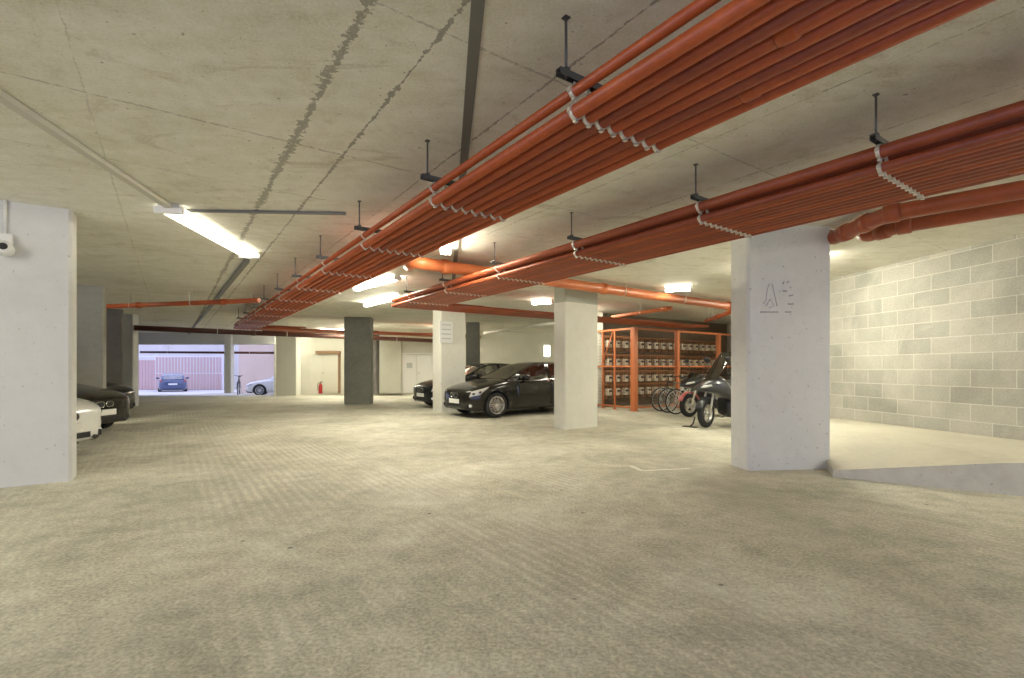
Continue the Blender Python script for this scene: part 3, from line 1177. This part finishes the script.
def cabin_parts(root, paint):
    xs = [1.0, .95, .88, .80, .71, .62, .5, .4, .3, .2, .1, .0, -.1, -.2, -.28, -.33, -.39, -.5, -.6, -.7, -.8, -.9, -1.0, -1.08, -1.14, -1.25, -1.38, -1.45, -1.55, -1.65, -1.72, -1.8, -1.88, -1.95, -2.02, -2.06]

    def sec(x):
        zb = S_(x) + .3 * (T_(x) - S_(x)) - .01
        zb = min(zb, R_(x) - .012)
        r = R_(x)
        h = r - zb
        wb = WB_(x)
        wr = min(WR_(x), wb)
        k = min(1, h / .42)
        we = wb + (wr + .05 - wb) * k
        return [(wb + .015, zb - .06), (wb, zb), (wb + (we - wb) * .48 + .012 * k, zb + h * .44), (we + .012 * k, zb + h * .84), (wr, zb + h * .93), (wr * .62, zb + h * .985), (0, r)]
    S = [sec(x) for x in xs]
    groups = {}

    def key(i, k):
        xm = (xs[i] + xs[i + 1]) / 2
        if k == 0:
            return ('cabin', 0)
        if k in (1, 2):
            if .62 > xm > -.28:
                return ('side_window', 1)
            if -.39 > xm > -1.08:
                return ('side_window', 2)
            if -1.14 > xm > -1.45:
                return ('side_window', 3)
            return ('cabin', 0)
        if k in (4, 5):
            if xm > .0:
                return ('windscreen', 0)
            if xm < -1.72:
                return ('rear_window', 0)
        return ('cabin', 0)
    bms = {}
    for i in range(len(xs) - 1):
        for k in range(6):
            kk = key(i, k)
            for s in (1, -1):
                nm = kk if kk[0] != 'side_window' else (kk[0], kk[1] * s)
                bm = bms.setdefault(nm, new_bm())
                q = [(xs[i], *S[i][k]), (xs[i + 1], *S[i + 1][k]), (xs[i + 1], *S[i + 1][k + 1]), (xs[i], *S[i][k + 1])]
                vs = [bm.verts.new((p[0], p[1] * s, p[2])) for p in q]
                f = bm.faces.new(vs)
                f.smooth = True
    for (nm, _), bm in bms.items():
        bmesh.ops.remove_doubles(bm, verts=bm.verts, dist=.0005)
        bmesh.ops.dissolve_degenerate(bm, edges=bm.edges, dist=.0004)
        obj(nm, bm, paint if nm == 'cabin' else M['glass'], root)


def wheel_meshes():
    """tyre and rim lying in the xz plane, outer face toward +y"""
    R = Matrix.Rotation(-PI / 2, 4, 'X')
    t = new_bm()
    lathe(t, [(.222, -.095), (.26, -.105), (.295, -.1), (.313, -.08), (.318, -.04), (.318, .04), (.313, .08), (.295, .1), (.26, .105), (.222, .095), (.215, .06), (.215, -.06)], 40, R, True)
    r = new_bm()
    lathe(r, [(.208, -.09), (.226, -.09), (.226, .098), (.212, .100), (.200, .085), (.198, -.08)], 40, R, True)
    lathe(r, [(0, .075), (.045, .07), (.055, .05), (.055, .02), (0, .02)], 24, R)
    for k in range(10):
        a = 2 * PI * k / 10
        c, s = math.cos(a), math.sin(a)
        for off in (-.013, .013):
            p0 = Vector((c * .04 - s * off, .062, s * .04 + c * off))
            p1 = Vector((c * .205 - s * off * 1.9, .085, s * .205 + c * off * 1.9))
            tube(r, [p0, p1], [.012, .0095], 6)
    b = new_bm()
    lathe(b, [(0, -.03), (.198, -.03), (.198, .0), (0, .0)], 28, R)
    return t, r, b


def make_car(label, paint, loc, rz, plate_front=True, name='car'):
    root = thing(name, label, 'car', loc, rz, None)
    me = car_body(paint)
    o = bpy.data.objects.new('body', me)
    COL.objects.link(o)
    o.parent = root
    cabin_parts(root, paint)
    # wheels
    tb, rb, bb_ = wheel_meshes()
    tyre0 = rim0 = None
    for ax in AX:
        for s in (1, -1):
            if tyre0 is None:
                tyre0 = obj('wheel', tb, M['tyre'], root)
                rim0 = obj('rim', rb, M['alloy'], tyre0)
                drum0 = obj('brake_drum', bb_, M['dark_in'], tyre0)
                w, rm = tyre0, rim0
            else:
                w = tyre0.copy(); COL.objects.link(w); w.parent = root
                rm = rim0.copy(); COL.objects.link(rm); rm.parent = w
                dr = drum0.copy(); COL.objects.link(dr); dr.parent = w
            w.location = (ax, s * .765, WRAD)
            w.rotation_euler = (0, 0, 0 if s > 0 else PI)
            rm['label'] = 'silver multi-spoke rim'
    for s in (1, -1):
        bm = new_bm()
        patch(bm, lambda f: 2.105 - .05 * f, lambda f: 1.90 - .30 * f, 6.3, 8.4, .006, 12, 6, s)
        h = obj('headlight', bm, M['headlight'], root)
        h['label'] = 'clear glassy headlight'
        bm = new_bm()
        for cx, rr in ((2.02, .042), (1.88, .040)):
            p = surf(cx, 7.2)
            lathe(bm, [(0, .012), (rr * .6, .01), (rr, .0)], 16, Matrix.Translation((p.x + .006, s * (p.y + .004), p.z)) @ Matrix.Rotation(-s * math.radians(50), 4, 'X') @ Matrix.Rotation(math.radians(35), 4, 'Y'))
        obj('lamp_lens', bm, M['black'], h)
        bm = new_bm()
        patch(bm, .79, -.33, 2.6, 8.7, .004, 12, 12, s)
        d = obj('front_door', bm, paint, root)
        bm = new_bm()
        p = surf(-.16, 7.4)
        tube(bm, [(-.08, s * (p.y + .0), p.z), (-.10, s * (p.y + .035), p.z), (-.25, s * (p.y + .035), p.z + .01), (-.27, s * p.y, p.z + .01)], .011, 8)
        obj('door_handle', bm, paint, d)
        bm = new_bm()
        patch(bm, -.345, -1.02, 2.6, 8.7, .004, 10, 12, s)
        d = obj('rear_door', bm, paint, root)
        bm = new_bm()
        p = surf(-1.0, 7.5)
        tube(bm, [(-.80, s * (p.y + .0), p.z), (-.82, s * (p.y + .035), p.z), (-.95, s * (p.y + .035), p.z + .01), (-.97, s * p.y, p.z + .01)], .011, 8)
        obj('door_handle', bm, paint, d)
        # mirror
        bm = new_bm()
        rings = [oval((.55 + dx, s * yy, 1.005), hw, hh, 0, 14) for dx, yy, hw, hh in ((.10, .93, .03, .03), (.07, .93, .085, .055), (.0, .925, .10, .07), (-.05, .92, .095, .066))]
        loft(bm, rings)
        tube(bm, [(.55, s * .80, .95), (.55, s * .88, .98)], .022, 8)
        obj('side_mirror', bm, paint, root)
        # fog light and tail light
        bm = new_bm()
        p = surf(2.075, 3.7)
        lathe(bm, [(0, .02), (.035, .016), (.045, 0)], 18, Matrix.Translation((p.x + .002, s * (p.y - .01), p.z)) @ Matrix.Rotation(s * math.radians(38), 4, 'Z') @ Matrix.Rotation(PI / 2, 4, 'Y'))
        obj('fog_light', bm, M['headlight'], root)
        bm = new_bm()
        patch(bm, -2.13, -1.86, 7.0, 9.0, .006, 8, 5, s)
        obj('tail_light', bm, M['red_light'], root)
    # kidney grilles
    for s in (1, -1):
        bm = new_bm()
        out = []
        for k in range(24):
            a = 2 * PI * k / 24
            out.append((.085 * math.copysign(abs(math.cos(a)) ** .75, math.cos(a)), .050 * math.copysign(abs(math.sin(a)) ** .75, math.sin(a))))
        MM = Matrix.Translation((2.15, s * .105, .565)) @ Matrix.Rotation(s * math.radians(5), 4, 'Z') @ Matrix(((0, 0, 1, 0), (1, 0, 0, 0), (0, 1, 0, 0), (0, 0, 0, 1)))
        plate(bm, out, .02, MM)
        g = obj('grille', bm, M['black'], root)
        bm = new_bm()
        ring = [MM @ Vector((x * 1.04, y * 1.06, .021)) for x, y in out]
        tube(bm, ring + [ring[0]], .006, 6)
        obj('grille_surround', bm, M['chrome'], g)
    bm = new_bm(); bx(bm, (2.168, 0, .41), (.012, .52, .112), bevel=.003)
    q = obj('number_plate', bm, M['plate_white'], root)
    bm = new_bm()
    pts = []
    bx(bm, (2.155, 0, .295), (.02, .80, .085), bevel=.008)
    for s in (1, -1):
        bx(bm, (2.10, s * .55, .30), (.03, .17, .09), Matrix.Rotation(s * math.radians(-28), 3, 'Z'), bevel=.008)
    obj('lower_intake', bm, M['black'], root)
    bm = new_bm()
    for s in (1, -1):
        patch(bm, lambda f: 2.15, lambda f: 1.80, 1.9, 2.9, .01, 12, 4, s)
    obj('front_lip', bm, M['black'], root)
    bm = new_bm(); bx(bm, (-2.165, 0, .62), (.012, .52, .112), bevel=.003); obj('number_plate', bm, M['plate_white'], root)
    # seats seen through the glass, steering wheel
    for s in (.37, -.37):
        bm = new_bm()
        loft(bm, [oval((-.32 - dz * .25, s, .95 + dz), hw, .07, PI / 2 - .2, 14) for dz, hw in ((0, .23), (.15, .22), (.2, .16))])
        loft(bm, [oval((-.39, s, 1.19 + dz), hw, .05, PI / 2, 14) for dz, hw in ((0, .09), (.03, .12), (.1, .12), (.13, .08))])
        obj('seat', bm, M['dark_in'], root)
    bm = new_bm()
    ring = [Vector((.28 + .06 * math.sin(a), -.37 + .17 * math.cos(a), 1.03 + .15 * math.sin(a))) for a in np.linspace(0, 2 * PI, 25)]
    tube(bm, ring, .014, 8)
    obj('steering_wheel', bm, M['black'], root)
    return root


hd = math.atan2(-Pd.y, -Pd.x)     # noses toward the lower left
bmw = make_car('black hatchback with silver spoked wheels parked behind the cream column', M['paint_black'], (.294, 13.775, 0), hd)


def car_copy(label, paint, loc, rz):
    c = dup(bmw, loc, rz, label)
    for ch in c.children_recursive:
        if ch.type == 'MESH' and ch.data.materials and ch.data.materials[0] == M['paint_black']:
            me = ch.data.copy()
            me.materials[0] = paint
            ch.data = me
    return c


car_copy('charcoal car mostly hidden behind the notice board column', M['paint_dark'], (-1.1, 16.6, 0), hd)
car_copy('white car nose peeking out from behind the left column', M['paint_white'], (-8.25, 6.6, 0), .05)
car_copy('black parked car beyond the white car on the left', M['paint_black'], (-9.85, 9.25, 0), .0)
car_copy('dark car third in the left row, only its bonnet edge showing', M['paint_dark'], (-12.0, 12.2, 0), .0)
car_copy('blue car standing in the bright yard by the boarded fence', M['paint_blue'], (-25.2, 36.4, -.51), math.atan2(B.y, B.x))
car_copy('far white car facing left under the peach wall', M['paint_white'], (-13.55, 29.6, -.36), math.atan2(-.35, -1))


# ------------------------------------------------------------------ two-wheelers
def ring_mesh(bm, R, r, c, seg=36, s2=10):
    pts = [Vector((c[0] + R * math.cos(a), c[1], c[2] + R * math.sin(a))) for a in np.linspace(0, 2 * PI, seg + 1)]
    tube(bm, pts, r, s2, cap=False)


def make_scooter(label, main, accent, loc, rz, steer=0.0, screen=True):
    """large scooter, nose toward +x, front wheel contact at the origin"""
    root = thing('motor_scooter', label, 'scooter', loc, rz)
    Rx = Matrix.Rotation(PI / 2, 4, 'X')
    for nm, cx, R, w in (('front_wheel', 0, .30, .055), ('rear_wheel', -1.48, .29, .07)):
        bm = new_bm()
        lathe(bm, [(R - .105, -w), (R - .04, -w * 1.05), (R - .01, -w * .7), (R, 0), (R - .01, w * .7), (R - .04, w * 1.05), (R - .105, w), (R - .11, 0)], 36, Matrix.Translation((cx, 0, R)) @ Rx, True)
        wh = obj(nm, bm, M['tyre'], root)
        if cx == 0:
            wh.rotation_euler = (0, 0, steer)
        bm = new_bm()
        lathe(bm, [(R - .125, -w * .8), (R - .1, -w * .8), (R - .1, w * .8), (R - .125, w * .8)], 30, Matrix.Translation((cx, 0, R)) @ Rx, True)
        lathe(bm, [(0, -.05), (.035, -.05), (.035, .05), (0, .05)], 16, Matrix.Translation((cx, 0, R)) @ Rx)
        for k in range(5):
            a = 2 * PI * k / 5
            tube(bm, [(cx + .03 * math.cos(a), 0, R + .03 * math.sin(a)), (cx + (R - .11) * math.cos(a + .2), 0, R + (R - .11) * math.sin(a + .2))], .016, 8)
        obj('rim', bm, M['alloy'], wh)
        bm = new_bm()
        lathe(bm, [(.07, w + .004), (.13, w + .004), (.13, w + .009), (.07, w + .009)], 28, Matrix.Translation((cx, 0, R)) @ Rx, True)
        obj('brake_disc', bm, M['chrome'], wh)
    # fork legs
    for s in (-1, 1):
        bm = new_bm()
        tube(bm, [(0, s * .085, .30), (-.13, s * .085, .66), (-.24, s * .06, .95)], [.026, .022, .02], 12)
        obj('fork_leg', bm, M['clamp'], root).rotation_euler = (0, 0, steer)
    # front mudguard
    bm = new_bm()
    rings = []
    for a in np.linspace(math.radians(20), math.radians(165), 14):
        ring = []
        for k in range(9):
            b_ = -1 + 2 * k / 8
            rr = .335 + .02 * (1 - b_ * b_)
            ring.append(Vector((math.cos(a) * rr, b_ * .078, .30 + math.sin(a) * rr)))
        for k in range(8, -1, -1):
            b_ = -1 + 2 * k / 8
            rr = .325 + .02 * (1 - b_ * b_)
            ring.append(Vector((math.cos(a) * rr, b_ * .070, .30 + math.sin(a) * rr)))
        rings.append(ring)
    loft(bm, rings)
    obj('front_mudguard', bm, accent, root).rotation_euler = (0, 0, steer)
    # front fairing: pointed nose widening to the leg shield
    bm = new_bm()
    loft(bm, [oval(c, hw, hh, tl, 20, 2.4) for c, hw, hh, tl in (((.27, 0, .80), .025, .02, .5), ((.2, 0, .82), .10, .055, .5), ((.08, 0, .84), .18, .10, .5), ((-.08, 0, .86), .26, .17, .5), ((-.26, 0, .83), .32, .27, .5), ((-.38, 0, .76), .33, .36, .4), ((-.46, 0, .72), .28, .34, .4))])
    obj('front_fairing', bm, main, root)
    # lower belly and footboards
    bm = new_bm()
    loft(bm, [oval(c, hw, hh, 0, 20, 2.8) for c, hw, hh in (((-.36, 0, .45), .18, .18), ((-.5, 0, .38), .29, .17), ((-.8, 0, .36), .31, .15), ((-1.05, 0, .42), .28, .18), ((-1.2, 0, .5), .2, .16))])
    obj('footboard', bm, M['moto_black'], root)
    # tail body
    bm = new_bm()
    loft(bm, [oval(c, hw, hh, 0, 20, 2.4) for c, hw, hh in (((-.62, 0, .52), .14, .12), ((-.8, 0, .6), .23, .17), ((-1.1, 0, .66), .26, .17), ((-1.5, 0, .76), .23, .13), ((-1.8, 0, .84), .15, .08), ((-1.92, 0, .87), .06, .03))])
    obj('tail_body', bm, main, root)
    bm = new_bm()
    loft(bm, [oval(c, hw, hh, 0, 18, 2.6) for c, hw, hh in (((-.66, 0, .74), .10, .05), ((-.8, 0, .77), .18, .07), ((-1.1, 0, .80), .19, .07), ((-1.28, 0, .90), .18, .07), ((-1.6, 0, .95), .17, .06), ((-1.72, 0, .97), .1, .04))])
    obj('seat', bm, M['seat'], root)
    # windscreen
    bm = new_bm()
    H = .50 if screen else .14
    rings = []
    for f in np.linspace(0, 1, 8):
        hw = .21 - .05 * f * f
        x0, z0 = .07 - .84 * H * f, .95 + 1.26 * H * f
        fr = [Vector((x0 - .30 * (b_ * b_) * .5, b_ * hw, z0)) for b_ in np.linspace(-1, 1, 11)]
        rings.append(fr + [v + Vector((-.006, 0, -.003)) for v in fr[::-1]])
    loft(bm, rings)
    obj('windscreen', bm, M['screen'], root)
    for s in (-1, 1):
        bm = new_bm()
        loft(bm, [oval(c, hw, hh, .5, 14, 2.0) for c, hw, hh in (((.19, s * .07, .835), .035, .016), ((.12, s * .12, .86), .06, .034), ((.0, s * .19, .89), .05, .03))])
        obj('headlight', bm, M['headlight'], root)
        bm = new_bm()
        tube(bm, [(-.25, s * .12, 1.1), (-.30, s * .3, 1.12), (-.38, s * .40, 1.10)], .017, 10)
        hb = obj('handlebar', bm, M['black'], root)
        bm = new_bm()
        tube(bm, [(-.28, s * .28, 1.13), (-.24, s * .36, 1.40)], .008, 8)
        loft(bm, [oval((-.24 + dx, s * .40, 1.44), hw, hh, 0, 14) for dx, hw, hh in ((.05, .03, .02), (.02, .075, .045), (-.01, .08, .05))])
        obj('mirror', bm, M['black'], hb)
    bm = new_bm()
    tube(bm, [(-1.0, -.2, .3), (-1.25, -.24, .30), (-1.75, -.26, .45)], [.03, .055, .05], 14)
    obj('exhaust', bm, M['clamp'], root)
    bm = new_bm()
    tube(bm, [(-1.5, .0, .3), (-1.45, -.13, .33), (-.95, -.12, .40)], .035, 10)
    obj('swing_arm', bm, M['black'], root)
    bm = new_bm()
    tube(bm, [(-.85, .18, .3), (-.80, .33, .015), (-.70, .36, .012)], .014, 8)
    obj('side_stand', bm, M['black'], root)
    return root


def contact(px, py):
    p = PX(px, py, 0)
    return (p.x, p.y, 0)


make_scooter('large grey and black scooter with a tall dark windscreen beside the wide column', M['moto_grey'], M['moto_grey'], contact(706, 427.5), PI + .16, .55)
make_scooter('second scooter with a faded red mudguard behind the grey one', M['moto_black'], M['pink'], contact(689, 417), PI + .30, .15, False)

# ground lock in front of the grey scooter
p = PX(690, 427, 0)
t = thing('ground_anchor', 'low black steel lock stand on the floor by the scooter wheel', 'lock stand', (p.x, p.y, 0), hd)
bm = new_bm(); bx(bm, (0, 0, .008), (.14, .30, .016), bevel=.004); obj('base', bm, M['black'], t)
bm = new_bm(); tube(bm, round_path([(-.03, -.02, .01), (-.14, -.02, .06), (-.20, -.02, .20)], .05), .014, 8); obj('hook', bm, M['black'], t)


def make_bike(label, frame, loc, rz):
    """bicycle, nose toward +x, front wheel contact at the origin"""
    root = thing('bicycle', label, 'bicycle', loc, rz)
    R = .345
    for nm, cx in (('front_wheel', 0), ('rear_wheel', -1.02)):
        bm = new_bm(); ring_mesh(bm, R - .02, .021, (cx, 0, R)); w = obj(nm, bm, M['tyre'], root)
        bm = new_bm(); ring_mesh(bm, R - .045, .012, (cx, 0, R), 36, 6); obj('rim', bm, M['spoke'], w)
        bm = new_bm()
        for k in range(20):
            a = 2 * PI * k / 20
            s = .02 if k % 2 else -.02
            tube(bm, [(cx + .02 * math.cos(a + .6), s, R + .02 * math.sin(a + .6)), (cx + (R - .05) * math.cos(a), 0, R + (R - .05) * math.sin(a))], .0028, 4)
        tube(bm, [(cx, -.05, R), (cx, .05, R)], .018, 10)
        obj('spokes', bm, M['spoke'], w)
    hd_t, hd_b = Vector((-.24, 0, .87)), Vector((-.20, 0, .72))
    bb, st = Vector((-.62, 0, .29)), Vector((-.78, 0, .80))
    bm = new_bm()
    for a, b, r in ((hd_t, hd_b, .019), (hd_b, bb, .019), (hd_t - Vector((0, 0, .03)), st, .016), (bb, st, .017), (st + Vector((0, .012, 0)), Vector((-1.02, .06, R)), .009), (st - Vector((0, .012, 0)), Vector((-1.02, -.06, R)), .009), (bb, Vector((-1.02, .06, R)), .01), (bb, Vector((-1.02, -.06, R)), .01)):
        tube(bm, [a, b], r, 10)
    obj('frame', bm, frame, root)
    bm = new_bm()
    for s in (-1, 1):
        tube(bm, [hd_b + Vector((0, s * .03, .01)), Vector((-.10, s * .055, .62)), Vector((0, s * .055, R))], .012, 8)
    tube(bm, [hd_b + Vector((0, -.045, .01)), hd_b + Vector((0, .045, .01))], .014, 8)
    obj('fork', bm, frame, root)
    bm = new_bm()
    tube(bm, [hd_t, hd_t + Vector((-.02, 0, .10)), hd_t + Vector((.05, 0, .14))], .014, 8)
    tube(bm, [hd_t + Vector((-.03, -.21, .17)), hd_t + Vector((.05, -.12, .14)), hd_t + Vector((.05, .12, .14)), hd_t + Vector((-.03, .21, .17))], .013, 8)
    obj('handlebar', bm, M['black'], root)
    bm = new_bm()
    tube(bm, [st, st + Vector((-.035, 0, .12))], .013, 8)
    loft(bm, [oval(c, hw, hh, 0, 12) for c, hw, hh in (((-.66, 0, .945), .02, .015), ((-.74, 0, .95), .035, .02), ((-.86, 0, .955), .07, .025), ((-.94, 0, .96), .075, .025), ((-.96, 0, .96), .04, .015))])
    obj('saddle', bm, M['seat'], root)
    bm = new_bm()
    ring_mesh(bm, .09, .008, (-.62, .05, .29), 24, 6)
    tube(bm, [(-.62, -.07, .29), (-.62, .07, .29)], .014, 8)
    tube(bm, [(-.62, .07, .29), (-.52, .08, .16)], .01, 6)
    tube(bm, [(-.62, -.07, .29), (-.72, -.08, .42)], .01, 6)
    bx(bm, (-.52, .12, .16), (.09, .08, .02)); bx(bm, (-.72, -.12, .42), (.09, .08, .02))
    obj('crank', bm, M['clamp'], root)
    bm = new_bm()
    tube(bm, [(-.75, .05, .29), (-.80, .16, .012)], .009, 6)
    obj('kick_stand', bm, M['black'], root)
    return root


make_bike('dark bicycle nearest the thick orange cage post', M['bike_dark'], contact(661, 411.4), PI + .36)
make_bike('olive bicycle between the dark bicycle and the white one', M['bike_green'], contact(668, 412.9), PI + .38)
make_bike('white framed bicycle beside the red mudguard scooter', M['bike_white'], contact(676, 414.4), PI + .33)
p = PY(238, 394, 25.6)
make_bike('small far bicycle leaning by the right side of the yard opening', M['bike_dark'], (p.x, p.y, -.17), -1.15)

# ------------------------------------------------------------------ meter cage
CH = 2.43
t = thing('meter_cage', 'orange steel mesh cage around the rows of meters', 'cage', cg0, ANG_P)


def post(x, y, w=.09):
    bm = new_bm(); bx(bm, (x, y, CH / 2), (w, w, CH)); bx(bm, (x, y, .006), (w + .07, w + .07, .012)); obj('post', bm, M['orange'], t)


Lr = 5.9
post(0, 0, .15)
post(1.98, 0, .12); post(4.2, 0, .12)
post(0, .75, .05); post(0, 1.25, .05)
for (z, hh) in ((CH - .03, .06), (1.30, .05), (.10, .05)):
    bm = new_bm(); bx(bm, (Lr / 2, 0, z), (Lr, .04, hh)); obj('rail', bm, M['orange'], t)
    bm = new_bm(); bx(bm, (0, .78, z), (.04, 1.5, hh)); obj('rail', bm, M['orange'], t)
bm = new_bm(); tube(bm, [(0, .82, CH - .05), (0, 1.3, 1.32)], .02, 8); obj('brace', bm, M['orange'], t)


def mesh_panel(p, q):
    bm = new_bm()
    p, q = Vector(p), Vector(q)
    L = (q - p).length
    d = (q - p).normalized()
    n = int(L / .1)
    for i in range(n + 1):
        c = p + d * (L * i / n)
        bx(bm, (c.x, c.y, CH / 2 + .03), (.005, .005, CH - .16))
    for k in range(int((CH - .2) / .1) + 1):
        c = (p + q) / 2
        bx(bm, (c.x, c.y, .12 + k * .1), (L if abs(d.x) > .5 else .005, L if abs(d.y) > .5 else .005, .005))
    obj('wire_panel', bm, M['wire'], t)


mesh_panel((.08, .025, 0), (1.92, .025, 0))
mesh_panel((2.04, .025, 0), (4.14, .025, 0))
mesh_panel((4.26, .025, 0), (5.84, .025, 0))
mesh_panel((.025, .08, 0), (.025, 1.5, 0))

# rows of meters on header pipes
rown = ['top', 'second', 'third', 'bottom']
m0 = None
for ri, z in enumerate((2.03, 1.46, .95, .53)):
    a = cg0 + B * 1.22 + Pd * 0.06
    b = cg0 + B * 1.22 + Pd * 5.9
    bm = new_bm()
    tube(bm, [Vector((a.x, a.y, z + .20)), Vector((b.x, b.y, z + .20))], .035, 10)
    o = obj('header_pipe', bm, M['meter_pipe'])
    tag(o, 'brown header pipe above the %s row of meters in the cage' % rown[ri], 'pipe', 'header pipes in the cage')
    for k in range(16):
        c = cg0 + B * 1.20 + Pd * (.2 + k * .37)
        lab = 'cream meter in the %s row behind the orange cage mesh' % rown[ri]
        grp = 'meters in the %s row of the cage' % rown[ri]
        if m0 is None:
            m0 = thing('utility_meter', lab, 'meter', (c.x, c.y, z - .13), ANG_P, grp)
            bm = new_bm(); bx(bm, (0, 0, .10), (.19, .15, .22), bevel=.03); obj('case', bm, M['meter'], m0)
            bm = new_bm(); bx(bm, (0, -.08, .13), (.12, .02, .06), bevel=.005); obj('dial', bm, M['meter_dial'], m0)
            for s in (-1, 1):
                bm = new_bm(); tube(bm, round_path([(s * .06, 0, .19), (s * .06, 0, .32)], .03), .016, 8); obj('union_pipe', bm, M['meter_pipe'], m0)
            for s in (-1, 1):
                bm = new_bm(); tube(bm, round_path([(s * .07, .02, .02), (s * .07, .02, -.10), (s * .15, .02, -.10), (s * .15, .02, .36)], .03), .013, 8); obj('lead_pipe', bm, M['meter_pipe'], m0)
        else:
            dup(m0, (c.x, c.y, z - .13), ANG_P, lab, grp)

# ------------------------------------------------------------------ small far things
# fence of boards in the yard
FY = 40.0
xa, xb = PY(133, 393, FY).x, PY(222, 393, FY).x
t = thing('yard_fence', 'tall pink brown boarded fence behind the blue car', 'fence', ((xa + xb) / 2, FY, -.56))
L = xb - xa
for k in range(28):
    x = -L / 2 + L * (k + .5) / 28
    bm = new_bm()
    if k < 7:
        bx(bm, (x, 0, 1.25), (L / 28 * .9, .04, 2.4))
    else:
        bx(bm, (x, 0, .70), (L / 28 * .72, .04, 1.3)); bx(bm, (x, 0, 2.05), (L / 28 * .55, .04, 1.3))
    obj('board', bm, M['fence_pink'], t)
for z in (.08, 1.38, 2.75):
    bm = new_bm(); bx(bm, (0, .05, z), (L, .06, .12)); obj('rail', bm, M['fence_post'], t)
for x in (-L / 2, -L / 2 + L * 7 / 28, L / 2 - .4, L / 2):
    bm = new_bm(); bx(bm, (x, .06, 1.45), (.18, .12, 2.9)); obj('post', bm, M['fence_post'], t)
# pale paved strip in the yard
bm = new_bm()
v = [bm.verts.new(p) for p in ((-45, 29.5, -.335), (-19.2, 29.5, -.335), (-19.2, 39.6, -.535), (-45, 39.6, -.535))]
bm.faces.new(v)
ex = bmesh.ops.extrude_face_region(bm, geom=bm.faces[:])
bmesh.ops.translate(bm, vec=(0, 0, -.06), verts=[e for e in ex['geom'] if isinstance(e, bmesh.types.BMVert)])
struct('floor.001', bm, M['yard'])

# fire extinguisher by the cream door
p = PY(320.5, 393, BACK - .5)
t = thing('fire_extinguisher', 'small red and black extinguisher on the floor by the cream door', 'fire extinguisher', (p.x, p.y, 0))
bm = new_bm(); lathe(bm, [(0, 0), (.085, 0), (.09, .02), (.09, .38), (.075, .44), (.03, .48), (.03, .51), (0, .51)], 20); obj('cylinder', bm, M['red'], t)
bm = new_bm(); bx(bm, (.02, 0, .53), (.13, .03, .025)); bx(bm, (.03, 0, .57), (.13, .03, .02), Matrix.Rotation(-.3, 3, 'Y')); obj('handle', bm, M['black'], t)
bm = new_bm(); tube(bm, round_path([(-.02, 0, .52), (-.14, 0, .50), (-.13, 0, .15)], .06), .013, 8); obj('hose', bm, M['black'], t)

# worn bay marking on the floor, near the cage
bm = new_bm()
a, b, c = PX(630, 466, 0), PX(642, 471, 0), PX(690, 469, 0)
for p, q in ((a, b), (b, c)):
    d = (q - p)
    bx(bm, ((p.x + q.x) / 2, (p.y + q.y) / 2, .003), (d.length, .06, .004), Matrix.Rotation(math.atan2(d.y, d.x), 3, 'Z'))
struct('trim_5', bm, M['paintline'])
